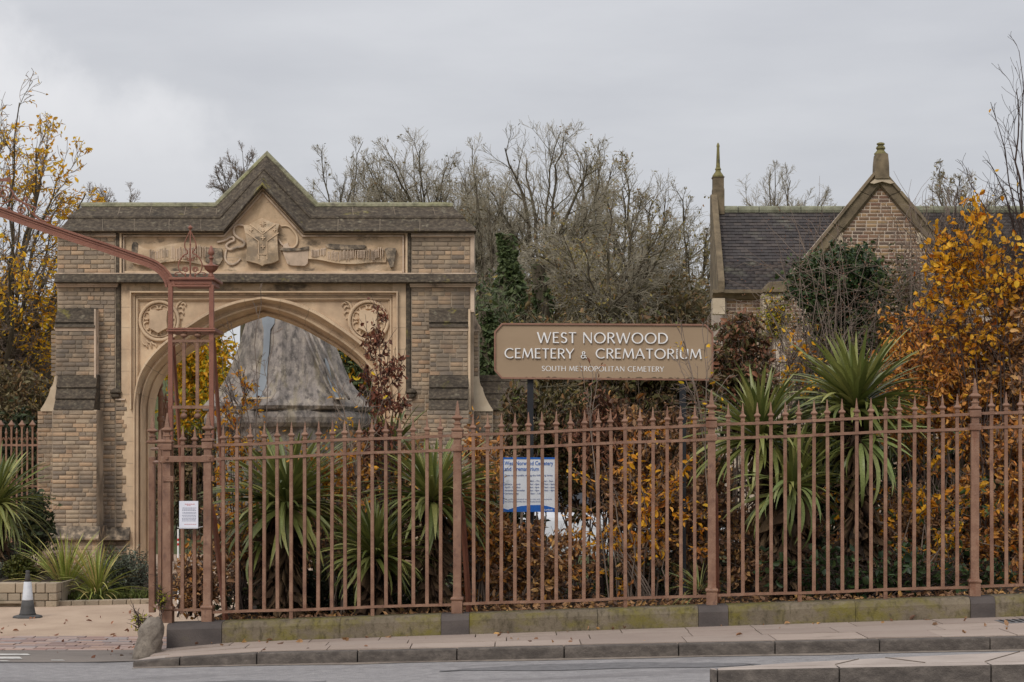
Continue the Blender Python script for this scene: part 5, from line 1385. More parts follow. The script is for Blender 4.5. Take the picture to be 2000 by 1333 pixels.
# raised planter of stone blocks
PY = 25.4
pt = thing('stone_planter', (WX(50, PY), PY, 0), 'low pale stone block planter wall behind the traffic cone', 'planter')
for r, (ya, yb, cuts) in enumerate([(1139, 1159, [-60, -10, 30, 70, 88, 111]), (1159, 1174, [-60, -20, 15, 40, 66, 94, 111]), (1174, 1187, [-60, -5, 40, 88, 111])]):
    if r == 2: cuts = [66, 88, 111] 
    for a, b in zip(cuts, cuts[1:]):
        MB().pbox(a+.6, b-.6, ya+.5, yb-.5, PY + random.uniform(-.008, .008), .28).build('planter_block', M['planter'], pt, bevel=.012)
MB().pbox(-60, 66, 1174, 1187, PY+.03, .25).pbox(-60, 110.4, 1141, 1187, PY+.05, .2).build('planter_core', M['mortar'], pt)
MB().pbox(-60, 66, 1174.5, 1179, PY-.06, .1).build('base_ledge', M['planter'], pt)
MB().box(WX(-60,PY), WX(110,PY), PY+.28, PY+2.6, -.1, WZ(1143, PY)).build('planter_soil', M['earth'], pt)
MB().box(WX(104,PY), WX(110.5,PY), PY+.29, PY+2.6, -.1, WZ(1141, PY)).build('planter_side', M['planter'], pt)
ed = thing('bed_edging', (WX(200, 25.8), 25.8, 0), 'curved low pale stone edging at the foot of the tufted bed', 'edging')
for k in range(7):
    a, b = 112 + 27*k, 112 + 27*(k+1); ya = PY + .12 + .06*k
    MB().add([ (WX(a+.5, ya), ya, -.03), (WX(b-.5, ya+.06), ya+.06, -.03), (WX(b-.5, ya+.06), ya+.22, -.03), (WX(a+.5, ya), ya+.16, -.03),
               (WX(a+.5, ya), ya, .055), (WX(b-.5, ya+.06), ya+.06, .055), (WX(b-.5, ya+.06), ya+.22, .055), (WX(a+.5, ya), ya+.16, .055)], [(0,3,2,1),(4,5,6,7),(0,1,5,4),(1,2,6,5),(2,3,7,6),(3,0,4,7)]).build('edging_stone', M['planter'], ed, bevel=.01)
sheet('planting_bed', [WX(112, 26), WX(200, 26), WX(310, 26)], lambda x: [25.9, 28, 32.6], 0.03, M['earth'], kind='structure')
# red and white post glimpsed behind the gate pier
rp = thing('striped_post', (WX(348, 24), 24, 0), 'thin white post with red bands glimpsed behind the gate pier', 'post')
MB().lathe((WX(348,24), 24, 0), [(.011, 0), (.011, WZ(1034, 24))], 10).build('pole', M['white'], rp)
M['red'] = surf('red_band', [(0.3, C((180,44,44))), (0.7, C((196,56,52)))], 5, rough=.5, bump=0)
for y in (1057, 1066, 1098): MB().lathe((WX(348,24), 24, WZ(y,24)), [(.012, 0), (.012, .03)], 10).build('red_band', M['red'], rp)
# parked pickup glimpsed through the hedge
cr = thing('parked_pickup', (WX(1150, 30), 30, 0), 'white pickup with dark cab parked beyond the hedge right of the notice board', 'pickup truck')
M['carpaint'] = surf('white_car_paint', [(0.3, C((196,198,204))), (0.7, C((210,212,216)))], 3, rough=.3, bump=0, spec=.5)
M['carglass'] = surf('dark_car_glass', [(0.3, C((46,48,54))), (0.7, C((60,62,68)))], 3, rough=.15, bump=0, spec=.6)
M['tyre'] = surf('tyre', [(0.3, C((34,34,34))), (0.7, C((46,46,46)))], 3, rough=.8, bump=0)
cxp = WX(1150, 30)
MB().xprism([(30.0, .42), (29.95, .62), (30.0, 1.02), (30.1, 1.1), (31.7, 1.1), (31.8, 1.0), (31.85, .62), (31.8, .42)], cxp-2.2, cxp+2.4).build('body', M['carpaint'], cr, bevel=.05)
MB().loft([[(cxp-.55, 30.1, 1.09), (cxp+1.5, 30.1, 1.09), (cxp+1.5, 31.7, 1.09), (cxp-.55, 31.7, 1.09)], [(cxp-.45, 30.25, 1.62), (cxp+.8, 30.25, 1.62), (cxp+.8, 31.55, 1.62), (cxp-.45, 31.55, 1.62)]]).build('cab_glass', M['carglass'], cr, bevel=.04)
MB().box(cxp-.5, cxp+.85, 30.22, 31.58, 1.62, 1.68).build('roof', M['carpaint'], cr, bevel=.03)
for (a, b) in ((-1.4, 29.98), (1.45, 29.98), (-1.4, 31.62), (1.45, 31.62)):
    MB().tube([(cxp+a, b, .36), (cxp+a, b+.2, .36)], .34, 20).build('wheel', M['tyre'], cr)
# ---------------------------------------------------------------- plants
def rnd_unit(rng, n):
    v = rng.normal(size=(n, 3)); return v/np.linalg.norm(v, axis=1, keepdims=True)
def norm(v): return v/np.maximum(np.linalg.norm(v, axis=-1, keepdims=True), 1e-9)
def tubes_np(P, Rr, sides):
    "P (B,m,3), Rr (B,m) -> V, F"
    B, m_, _ = P.shape
    T = np.empty_like(P); T[:, 1:-1] = P[:, 2:]-P[:, :-2]; T[:, 0] = P[:, 1]-P[:, 0]; T[:, -1] = P[:, -1]-P[:, -2]
    T = norm(T); ref = np.where(np.abs(T[:, :1, 1:2]) < .8, np.array([0., 1, 0]), np.array([1., 0, 0]))
    A = norm(ref - T*np.sum(T*ref, -1, keepdims=True)); Bn = np.cross(T, A)
    an = 2*np.pi*np.arange(sides)/sides
    V = P[:, :, None] + (A[:, :, None]*np.cos(an)[None, None, :, None] + Bn[:, :, None]*np.sin(an)[None, None, :, None])*Rr[:, :, None, None]
    idx = np.arange(B*m_*sides).reshape(B, m_, sides)
    a = idx[:, :-1]; b = np.roll(a, -1, axis=2); c = idx[:, 1:]; d = np.roll(c, -1, axis=2)
    return V.reshape(-1, 3), np.stack([a, b, d, c], -1).reshape(-1, 4)
def join(parts):
    Vs, Fs, o = [], [], 0
    for V, F in parts: Vs.append(V); Fs.append(F+o); o += len(V)
    return np.concatenate(Vs), np.concatenate(Fs)
LEAF = np.array([(0,0,0), (.28,.24,.05), (.68,.20,.05), (1,0,-.06), (.68,-.20,.05), (.28,-.24,.05), (.5,0,-.02)])
LEAFF = np.array([(0,5,4,6), (0,6,2,1), (6,4,3,3), (6,3,2,2)])
LEAFF = np.array([(0,5,4,3), (0,3,2,1)])
LEAF = LEAF[:6]
def leaves_np(rng, P, size, droop=0.0, width=1.0, curl=0.0, dirs=None, var=.45):
    n = len(P)
    d = rnd_unit(rng, n) if dirs is None else dirs + rng.normal(size=(n, 3))*.35
    d = d.copy(); d[:, 2] = d[:, 2]*(1-.5*abs(droop)) - droop; d = norm(d)
    u = rnd_unit(rng, n); s = norm(np.cross(d, u)); nn = np.cross(s, d)
    sz = size*(1 + rng.uniform(-var, var, n))
    T = LEAF.copy(); T[:, 1] *= width
    cu = rng.uniform(.3, 2.2, n)*(1+curl)*1.5; ww = rng.uniform(.35, 1.1, n) if dirs is None else np.ones(n)
    V = P[:, None] + sz[:, None, None]*(d[:, None]*T[None, :, 0:1] + s[:, None]*(T[None, :, 1:2]*ww[:, None, None]) + nn[:, None]*(T[None, :, 2:3]*cu[:, None, None] - (curl*.25)*(T[None, :, 0:1]**2)))
    F = (LEAFF[None] + (np.arange(n)*6)[:, None, None]).reshape(-1, 4)
    return V.reshape(-1, 3), F
def put(name, V, F, mat, parent, **kw):
    L = wloc(parent); V = V - np.array([L.x, L.y, L.z])
    return link(name, np_mesh(name, V, F, M[mat]), parent, tuple(L), **kw)
LV = {}
def leaf_objects(P, size, mat, parent, rng, droop=0.0, name='leaf', width=1.0, curl=.3):
    key = (mat, width)
    if key not in LV:
        LV[key] = []
        for k in range(5):
            T = LEAF.copy(); T[:, 1] *= width; T[:, 2] *= rng.uniform(.5, 2.5); T[:, 2] -= rng.uniform(0, .35)*T[:, 0]**2
            LV[key].append(np_mesh('leaf', T, LEAFF, M[mat]))
    for p in P:
        d = norm(rng.normal(size=3) - np.array([0, 0, droop*1.5]))
        q_ = Vector(d).to_track_quat('X', 'Z').to_euler()
        link(name, LV[key][rng.integers(5)], parent, tuple(p), rot=(rng.uniform(0, 6.28), q_.y, q_.z), scale=float(size*rng.uniform(.75, 1.25)))
def grow(rng, base, env, counts, r0, rmin, jit=.10, upb=.10, lfac=(.55,.5,.5), spread=.75, fork=.45, msteps=(10, 10, 7, 5, 4)):
    """trunk, limbs that reach for the crown's outline, then three orders of finer branches"""
    ec, er = np.array(env[0], float), np.array(env[1], float); base = np.array(base, float)
    out = []; mr = (er[0]+er[2])/2
    top = ec + np.array([rng.normal()*.1*er[0], 0, -er[2]*(1-2*fork)])
    m_ = msteps[0]; tt = np.linspace(0, 1, m_)
    P0 = base*(1-tt)[:, None] + top*tt[:, None]; P0 = P0 + np.cumsum(rng.normal(size=(m_, 3))*.03*np.linalg.norm(top-base)/m_, 0)*np.array([1, 1, 0]); P0[0] = base
    R0 = r0*(1-.45*tt)
    out.append((P0[None], R0[None]))
    n1 = counts[0]; m1 = msteps[1]; t = rng.uniform(.5, 1, n1)**.7; t[: max(2, n1//3)] = .99
    S = P0[np.clip((t*(m_-1)).astype(int), 0, m_-1)]
    az = (np.arange(n1) + rng.uniform(0, .8, n1))/n1*2*np.pi*1.618*3; sz = rng.uniform(-.25, 1, n1); cz = np.sqrt(1-sz**2*.96)
    T = ec + np.c_[np.cos(az)*cz, np.sin(az)*cz, sz]*er*rng.uniform(.72, .98, n1)[:, None]
    Cc = S*.55 + T*.45 + np.array([0, 0, 1])*(np.linalg.norm(T-S, axis=1)*rng.uniform(-.05, .18, n1))[:, None]
    s = np.linspace(0, 1, m1)[None, :, None]
    P = (1-s)**2*S[:, None] + 2*s*(1-s)*Cc[:, None] + s**2*T[:, None]
    w = np.cumsum(rng.normal(size=(n1, m1, 3)), 1)*mr*.030; P = P + (w - w[:, :1])*np.sqrt(s)
    Rr = r0*.48*rng.uniform(.6, 1.1, n1)[:, None]*(1-.8*np.linspace(0, 1, m1))[None]; Rr = np.maximum(Rr, rmin*1.2)
    out.append((P, Rr)); L = np.full(n1, mr*.95)
    for lv, c in enumerate(counts[1:]):
        B, mp, _ = P.shape; mm = msteps[min(lv+2, len(msteps)-1)]
        tan = np.gradient(P, axis=1); tan = norm(tan)
        t = (.18 if lv == 0 else .08) + (.92 if lv else .82)*(np.arange(c)[None] + rng.uniform(0, 1, (B, c)))/c
        t = np.clip(t, 0, .999)*(mp-1); i = t.astype(int); fr = (t-i)[..., None]; bi = np.arange(B)[:, None]
        S = P[bi, i]*(1-fr) + P[bi, np.minimum(i+1, mp-1)]*fr; Tn = tan[bi, i]
        sd = norm(np.cross(Tn, rnd_unit(rng, B*c).reshape(B, c, 3))); sp = spread*rng.uniform(.55, 1.25, (B, c))[..., None]
        D = norm(Tn*np.cos(sp) + sd*np.sin(sp) + norm((S-ec)/er)*.34).reshape(-1, 3)
        L = (L[:, None]*lfac[min(lv, len(lfac)-1)]*(1.2-.55*t/(mp-1))*rng.uniform(.65, 1.25, (B, c))).reshape(-1)
        Rd = (Rr[bi, i]*.52*rng.uniform(.75, 1.1, (B, c))).reshape(-1); S = S.reshape(-1, 3)
        P = np.zeros((len(S), mm, 3)); P[:, 0] = S; d = D
        for k in range(1, mm):
            d = norm(d + rng.normal(size=d.shape)*jit*(1.3+.5*lv) + np.array([0, 0, upb*.35]))
            q_ = P[:, k-1] + d*(L/(mm-1))[:, None]
            ins = np.sum(((q_-ec)/er)**2, 1); f_ = np.where(ins > 1.12, .45, 1.0)
            P[:, k] = P[:, k-1] + d*(L/(mm-1)*f_)[:, None]
        Rr = np.maximum(Rd[:, None]*(1-.7*np.linspace(0, 1, mm))[None], rmin*(1-.15*lv)); out.append((P, Rr))
    return out
def tree(seed, name, label, bpx, Y, cpx, cpy, rpx, rpy, ry=None, cat='tree', group=None, counts=(19,10,6,5), trunk='bark', twig='twig', r0=.22, leaf=None, nleaf=0, lsize=.1,
         jit=.10, upb=.10, lfac=(.42,.60,.72), spread=.78, fork=.3, rmin=.008, zbase=None, leafup=None, objl=0):
    rng = np.random.default_rng(seed)
    zb = hill(WX(bpx, Y), Y) - .1 if zbase is None else zbase
    base = (WX(bpx, Y), Y, zb); C_ = W(cpx, cpy, Y); rx_ = rpx*Y/FPX; rz_ = rpy*Y/FPX; ry_ = ry or rx_
    t = thing(name, base, label, cat, group)
    out = grow(rng, base, (C_, (rx_, ry_, rz_)), counts, r0, rmin, jit, upb, lfac, spread, fork)
    big = [tubes_np(out[0][0], out[0][1], 8), tubes_np(out[1][0], out[1][1], 6)]
    if len(out) > 4: big.append(tubes_np(out[2][0], out[2][1], 5))
    V, F = join(big); put('trunk', V, F, trunk, t)
    fine = [tubes_np(P, Rr, 3) for P, Rr in out[(3 if len(out) > 4 else 2):]]
    V, F = join(fine); put('crown', V, F, twig, t, kind='stuff')
    if leaf and nleaf:
        P = out[-1][0]; B, m_, _ = P.shape
        i = rng.integers(0, B, nleaf); k = rng.integers(1, m_, nleaf)
        # leaves stay in clumps: keep the branches a slow noise picks
        q_ = P[i, k]
        w = np.sin(q_[:, 0]*1.7+seed)+np.sin(q_[:, 2]*1.9+seed*2)+np.sin(q_[:, 1]*1.3)+rng.normal(size=nleaf)*.7
        q_ = q_[w > (-.2 if leafup is None else leafup)]
        if objl:
            leaf_objects(q_[:objl], lsize, leaf, t, rng, .5); q_ = q_[objl:]
        if len(q_):
            V, F = leaves_np(rng, q_ + rng.normal(size=q_.shape)*.02, lsize, .5); put('leaves', V, F, leaf, t, kind='stuff')
    return t
def ell(rng, n, c, r, shell=.5):
    p = rnd_unit(rng, n)*(rng.uniform(0, 1, n)**shell)[:, None]
    return np.array(c) + p*np.array(r)
def shrub(seed, name, label, cpx, cpy, rpx, rpy, Y, ry, nclump, nleaf, size, mat, spread=.10, stems=14, twigs=3, droop=.3, group=None, objl=0, cat='shrub', twig='twig_dark',
          width=1.0, curl=.2, basepx=None, mat2=None, n2=0, zb=None, stemr=.012, buds=None, minz=None, shell=.45):
    rng = np.random.default_rng(seed)
    C_ = W(cpx, cpy, Y); r = np.array([rpx*Y/FPX, ry, rpy*Y/FPX])
    bx = WX(cpx if basepx is None else basepx, Y)
    zb = (float(gz(bx)) + (.2 if Y < 24.5 and bx > -3.1 else 0)) if zb is None else zb
    t = thing(name, (bx, Y, zb), label, cat, group)
    cl = ell(rng, nclump, C_, r, shell); cl[:, 2] = np.maximum(cl[:, 2], zb+.05)
    # stems: from near the base to the clumps, bending upward
    ns = max(stems, 1); pick = cl[rng.integers(0, nclump, ns)]
    b0 = np.array([bx, Y, zb]) + np.c_[rng.normal(size=ns)*r[0]*.25, rng.normal(size=ns)*.08, np.zeros(ns)]
    m_ = 8; tt = np.linspace(0, 1, m_)[None, :, None]
    mid = np.c_[b0[:, 0]*.6+pick[:, 0]*.4, b0[:, 1]*.6+pick[:, 1]*.4, b0[:, 2]*.35+pick[:, 2]*.65]
    P = (1-tt)**2*b0[:, None] + 2*tt*(1-tt)*mid[:, None] + tt**2*pick[:, None] + rng.normal(size=(ns, m_, 3))*.012*np.sqrt(tt)
    parts = [tubes_np(P, np.maximum(stemr*(1-.75*tt[..., 0])*np.ones((ns, 1)), .0035), 5)]
    nt = nclump*twigs
    if nt:
        s = np.repeat(cl, twigs, 0); 
        outd = norm(s - np.array(C_) + rng.normal(size=s.shape)*.5*r.mean() + np.array([0, 0, .35*r[2]]))
        q0 = s - outd*spread*rng.uniform(.5, 1.6, nt)[:, None]
        m2 = 5; st = np.linspace(0, 1, m2)[None, :, None]; ln = spread*rng.uniform(1.5, 3.4, nt)[:, None, None]
        bend = rng.normal(size=(nt, 1, 3))*spread*.5
        P2 = q0[:, None] + outd[:, None]*st*ln + bend*st**2 + rng.normal(size=(nt, m2, 3))*spread*.05
        parts.append(tubes_np(P2, np.maximum(.0045*(1-.6*st[..., 0])*np.ones((nt, 1)), .0018), 3))
    V, F = join(parts); put('stems', V, F, twig, t, kind='stuff')
    if nleaf:
        if nt and nt > 20:
            k = rng.integers(0, nt, nleaf); j = rng.uniform(.2, 1, nleaf)*(m2-1); i0 = j.astype(int)
            q_ = P2[k, i0] + rng.normal(size=(nleaf, 3))*spread*.28
        else:
            q_ = cl[rng.integers(0, nclump, nleaf)] + rng.normal(size=(nleaf, 3))*spread
        q_ = q_[q_[:, 2] > zb+.01]
        if Y < 22.6: q_[:, 1] = np.maximum(q_[:, 1], FY(0) + .18 - .0895*q_[:, 0] if minz is None else minz)
        rng.shuffle(q_)
        if objl: 
            fr_ = q_[np.argsort(q_[:, 1] + rng.normal(size=len(q_))*.15)]; leaf_objects(fr_[:objl], size*1.05, mat, t, rng, droop, width=width); q_ = fr_[objl:]
        V, F = leaves_np(rng, q_, size, droop, width, curl); put('foliage', V, F, mat, t, kind='stuff')
        if n2:
            k = rng.integers(0, len(q_), n2); q2 = q_[k] + rng.normal(size=(n2, 3))*.04
            V, F = leaves_np(rng, q2, size, droop, width, curl); put('turned_leaves', V, F, mat2, t, kind='stuff')
    return t

# ---- cordylines: every blade an object
BL = {}
def blade_mesh(K, wd, mat, seed):
    n = 8; vs = []; x = z = 0.0; rnd = random.Random(seed)
    tw = rnd.uniform(-.5, .5)
    for i in range(n+1):
        s = i/n; ph = -K*s**1.35
        if i: x += math.cos(ph)/n; z += math.sin(ph)/n
        w = wd*min(1, .35+s*4)*(1-s**2.6)**.8 + .0008
        nx, nz = -math.sin(ph), math.cos(ph); t_ = tw*s
        yy, up_ = w*math.cos(t_), w*math.sin(t_)
        vs += [(x+nx*(.25*w+up_), yy, z+nz*(.25*w+up_)), (x, 0, z), (x+nx*(.25*w-up_), -yy, z+nz*(.25*w-up_))]
    fs = []
    for i in range(n):
        a = i*3; fs += [(a, a+1, a+4, a+3), (a+1, a+2, a+5, a+4)]
    return np_mesh('blade', vs, fs, M[mat], smooth=True)
def blades(mat, wd):
    key = (mat, wd)
    if key not in BL: BL[key] = [(K, blade_mesh(K, wd, mat, i)) for i, K in enumerate((.15, .3, .45, .7, 1.0, 1.35, 1.75, 2.1))]
    return BL[key]
def rosette(parent, c, n, L, rng, mat='cordy', wd=.022, emin=-16, emax=80, droopy=.62, name='blade', azc=None, azs=360, hb=.05, pw=1.0):
    bl = blades(mat, wd)
    for i in range(n):
        u_ = rng.uniform(0, 1)**pw                 # 0 young upright, 1 old hanging
        e = R(emax + (emin-emax)*u_) + rng.normal()*.10
        az = rng.uniform(0, 2*np.pi) if azc is None else R(azc + rng.uniform(-azs/2, azs/2))
        K = (.16 + 1.25*u_*droopy + abs(rng.normal())*.25)
        k = int(np.argmin([abs(b[0]-K) for b in bl]))
        ln = L*(rng.uniform(.75, 1.1))*(1 - .12*(u_ < .15))
        p = (c[0]+.03*math.cos(az), c[1]+.03*math.sin(az), c[2] + hb*(1-u_)*rng.uniform(.3, 1.2) - .05*u_)
        link(name, bl[k][1], parent, p, rot=(rng.normal()*.25, -e, az), scale=(ln, ln, ln))
def cordyline(seed, label, heads, basepx, Y, zb, group='cordylines in the bed behind the railings', trunk=True, mat='cordy', wd=.034):
    rng = np.random.default_rng(seed)
    b = (WX(basepx, Y), Y, zb); t = thing('cordyline', b, label, 'cordyline', group)
    for (px, py, n, L, dz) in heads:
        c = W(px, py, Y+dz)
        if trunk:
            P = [b, (b[0]*.5+c[0]*.5+.03, b[1]*.5+c[1]*.5, b[2]*.5+c[2]*.5), (c[0], c[1], c[2]+.03)]
            MB().tube(P, [.055, .05, .045], 8).build('trunk', M['shag'], t)
            # skirt of dead leaves
            m_ = 420; q_ = np.array(c)*1.0 + (np.array(b)-np.array(c))*rng.uniform(0, .9, (m_, 1)); q_[:, 0] += rng.normal(size=m_)*.03; q_[:, 1] += rng.normal(size=m_)*.03
            dd = rnd_unit(rng, m_)*np.array([.6, .6, .1]) + np.array([0, 0, -.9])
            V, F = leaves_np(rng, q_, .26, .3, .07, .2, dirs=dd); put('dead_skirt', V, F, 'shag', t, kind='stuff')
        rosette(t, c, n, L, rng, mat, wd)
    return t
G0 = lambda px, Y: float(gz(WX(px, Y))) + .24
cordyline(11, 'broad dark green cordyline nearest the gate pier end of the railings', [(560, 985, 280, .86, 0), (515, 1060, 20, .70, .1)], 565, 19.9, G0(565, 19.9))
cordyline(12, 'low spreading cordyline with arching pale tips left of the second post', [(735, 1085, 230, .66, 0)], 735, 19.6, G0(735, 19.6))
cordyline(13, 'upright cordyline close left of the second post', [(845, 975, 210, .76, 0)], 845, 19.9, G0(845, 19.9))
cordyline(14, 'slim cordyline whose blades rise behind the russet sapling', [(765, 880, 80, .62, 0)], 765, 21.2, G0(765, 21.2))
t5 = cordyline(15, 'two headed cordyline with long pale hanging blades right of the third post', [(1485, 855, 190, .86, .3), (1545, 955, 100, .72, 0)], 1535, 19.9, G0(1535, 19.9))
rosette(t5, W(1548, 950, 19.75), 16, .75, np.random.default_rng(5), 'cordy_pale', .033, -30, 45, 1.6, 'pale_blade', azc=265, azs=120)
t6 = cordyline(16, 'tallest cordyline with a high upright head in the right hand bay', [(1672, 795, 225, .90, 0), (1690, 850, 70, .8, .1)], 1675, 20.2, G0(1675, 20.2))
rosette(t6, W(1680, 860, 19.95), 12, .8, np.random.default_rng(6), 'cordy_pale', .033, -45, 25, 1.5, 'pale_blade', azc=300, azs=80)
cordyline(17, 'small seedling tuft of green blades left of the third post', [(1366, 1150, 45, .38, 0)], 1366, 19.1, G0(1366, 19.1), trunk=False, wd=.02)
cordyline(18, 'large green cordyline at the left edge beside the gateway', [(-8, 985, 230, .95, 0), (-30, 1010, 70, .9, .2)], -12, 28.0, 0.0, group='cordylines by the drive', wd=.028)
# strap leaved tufts by the planter
for i, (bp, by, n, L, lab, Y) in enumerate([(128, 1160, 230, .92, 'larger yellow green strap leaved tuft right of the planter', 26.6), (190, 1165, 160, .78, 'smaller strap leaved tuft with arching yellow blades', 26.4)]):
    t = thing('strap_leaf_tuft', (WX(bp, Y), Y, 0), lab, 'tufted plant', 'strap leaved tufts beside the planter')
    rosette(t, (WX(bp, Y), Y, .08), n, L, np.random.default_rng(40+i), 'phorm', .013, 0, 86, .8, pw=1.1)

# ---- beech saplings, hedge and shrubs behind the railings
hg = 'brown leaved beech plants of the hedge behind the railings'
shrub(101, 'beech_sapling', 'slender sapling with orange yellow leaves right of the gate pier', 470, 930, 62, 190, 20.6, .35, 60, 520, .062, 'lf_yellow', spread=.10, stems=9, twigs=3, objl=200, mat2='lf_orange', n2=260, droop=.5)
shrub(102, 'beech_plant', 'brown beech plant low behind the first railing bay by the gate pier', 480, 1080, 80, 115, 20.9, .4, 68, 1833, .070, 'lf_brown', group=hg, twig='twig', twigs=4, spread=.115, stems=22)
shrub(103, 'beech_sapling', 'tall russet sapling with hanging dark leaves in front of the right arch jamb', 745, 760, 44, 165, 20.5, .22, 60, 800, .055, 'lf_russet', spread=.085, stems=7, twigs=3, droop=.8, basepx=750, objl=120, curl=.6)
shrub(104, 'beech_plant', 'russet and orange beech plant below the tall russet sapling', 720, 915, 110, 75, 20.8, .3, 55, 1551, .070, 'lf_brown', mat2='lf_orange', n2=300, group=hg, twig='twig', twigs=4, spread=.115, stems=22, objl=60)
shrub(105, 'beech_plant', 'dull brown beech plant behind the low cordyline', 700, 1080, 180, 120, 21.6, .45, 111, 3667, .072, 'lf_brown', group=hg, twig='twig', twigs=4, spread=.115, stems=22)
shrub(106, 'beech_plant', 'orange brown beech plant left of the notice board', 935, 1010, 60, 190, 20.7, .35, 68, 1833, .072, 'lf_orange', mat2='lf_brown', n2=1500, group=hg, twig='twig', twigs=4, spread=.115, stems=22, objl=120)
shrub(107, 'beech_plant', 'brown beech plant below the notice board', 1060, 1105, 110, 95, 20.6, .35, 86, 2538, .072, 'lf_brown', mat2='lf_orange', n2=700, group=hg, twig='twig', twigs=4, spread=.115, stems=22, objl=120)
shrub(108, 'beech_plant', 'dense brown beech plant between the two sign posts', 1240, 960, 95, 200, 21.0, .4, 117, 3667, .072, 'lf_brown', mat2='lf_orange', n2=600, group=hg, twig='twig', twigs=4, spread=.115, stems=22, objl=120)
shrub(109, 'beech_plant', 'brown beech plant around the right sign post', 1355, 990, 70, 200, 21.1, .4, 80, 2397, .072, 'lf_brown', group=hg, twig='twig', twigs=4, spread=.115, stems=22, objl=60)
shrub(110, 'beech_plant', 'dark brown beech plant behind the two headed cordyline', 1500, 1050, 140, 130, 21.3, .5, 111, 3384, .072, 'lf_brown', group=hg, twig='twig', twigs=4, spread=.115, stems=22)
shrub(111, 'beech_plant', 'brown beech plant low in the right hand bay', 1770, 1060, 150, 130, 21.0, .5, 124, 3949, .072, 'lf_brown', mat2='lf_orange', n2=900, group=hg, twig='twig', twigs=4, spread=.115, stems=22, objl=120)
shrub(112, 'beech_plant', 'brown and amber beech plant at the right edge behind the railings', 1965, 1010, 90, 190, 20.9, .5, 105, 3243, .072, 'lf_orange', mat2='lf_brown', n2=2200, group=hg, twig='twig', twigs=4, spread=.115, stems=22, objl=100)
shrub(113, 'beech_plant', 'large glowing orange beech plant above the railings on the right', 1850, 775, 150, 150, 21.4, .6, 260, 7200, .064, 'lf_orange', mat2='lf_yellow', n2=900, group=hg, twig='twig', twigs=4, spread=.115, stems=22, objl=280, basepx=1840)
shrub(114, 'beech_plant', 'deep brown beech plant at the upper right edge', 1985, 700, 75, 160, 21.2, .5, 105, 3243, .074, 'lf_brown', mat2='lf_orange', n2=1400, group=hg, twig='twig', twigs=4, spread=.115, stems=22, objl=100)
shrub(115, 'beech_sapling', 'bright yellow sapling rising at the upper right edge', 1905, 540, 110, 160, 20.9, .45, 150, 1500, .068, 'lf_yellow', spread=.15, stems=14, twigs=3, droop=.6, objl=290, basepx=1950, width=1.4)
shrub(116, 'beech_sapling', 'amber sapling with pointed leaves above the tallest cordyline', 1770, 700, 60, 110, 21.6, .35, 80, 1200, .066, 'lf_orange', mat2='lf_yellow', n2=300, spread=.10, stems=9, objl=120, basepx=1790)
shrub(117, 'thin_sapling', 'thin sapling with scattered yellow leaves between the two big cordylines', 1560, 720, 60, 90, 21.6, .3, 30, 120, .062, 'lf_yellow', spread=.12, stems=10, twigs=2, objl=90, basepx=1570)
shrub(118, 'withered_shrub', 'olive brown shrub with withered leaves left of the left sign post', 1035, 860, 70, 110, 22.2, .45, 120, 3000, .068, 'lf_olive', droop=.8, curl=.8, twig='twig')
shrub(119, 'withered_shrub', 'large olive brown shrub rising above the name sign', 1265, 735, 150, 125, 22.4, .5, 230, 6500, .070, 'lf_olive', droop=.8, curl=.8, twig='twig')
shrub(120, 'withered_shrub', 'olive shrub filling the space below the name sign', 1180, 880, 170, 120, 22.0, .4, 220, 6200, .068, 'lf_olive', mat2='lf_brown', n2=1200, droop=.8, curl=.8)
shrub(121, 'withered_shrub', 'pinkish tan withered branch hanging in front of the shrub under the sign', 1180, 850, 75, 70, 21.0, .2, 60, 1100, .085, 'lf_tan', droop=1.0, curl=.3, width=.55, basepx=1180)
shrub(122, 'withered_shrub', 'dull red brown shrub right of the name sign', 1440, 740, 80, 130, 21.9, .45, 150, 2788, .072, 'lf_olive', mat2='lf_tan', n2=1500, droop=.6, curl=.6, twig='twig')
shrub(123, 'ivy_clump', 'rounded dark ivy clump in front of the lodge gable', 1640, 560, 92, 80, 27.0, .7, 200, 8000, .070, 'lf_ivy', spread=.13, twigs=2, droop=.4, width=1.6, shell=.33, basepx=1650)
shrub(124, 'ivy_clump', 'dark ivy mass below the rounded clump', 1665, 700, 110, 110, 27.2, .6, 180, 7000, .070, 'lf_dark', spread=.15, twigs=2, droop=.4, width=1.6, mat2='lf_ivy', n2=1500)
shrub(125, 'budding_shrub', 'bare budding shrub with pale twigs before the lodge gable', 1640, 560, 175, 150, 25.5, .8, 90, 900, .022, 'lf_tan', spread=.22, stems=24, twigs=2, twig='twig', droop=0, basepx=1640)
shrub(126, 'budding_shrub', 'bare reddish twigged shrub right of the lodge gable', 1850, 540, 130, 190, 24.5, .8, 110, 300, .03, 'lf_tan', spread=.24, stems=30, twigs=4, twig='twig', droop=0, basepx=1850)
shrub(127, 'budding_shrub', 'tangled bare shrub with green tinge between the sign and lodge pillar', 1590, 710, 100, 95, 24.8, .6, 90, 1100, .035, 'lf_olive', spread=.2, stems=20, twigs=4, twig='twig', mat2='lf_lime', n2=260)
shrub(137, 'tangled_shrub', 'grey green tangle of twigs and ivy against the lodge gable foot', 1775, 640, 85, 120, 26.2, .6, 120, 2400, .06, 'lf_olive', spread=.18, stems=26, twigs=4, twig='twig', mat2='lf_ivy', n2=900, width=1.3)
shrub(138, 'autumn_sprig', 'loose amber sprigs scattered over the hedge between the sign posts', 1265, 1000, 165, 165, 20.25, .12, 50, 420, .07, 'lf_yellow', spread=.10, stems=10, twigs=2, twig='twig', objl=200, mat2='lf_orange', n2=200)
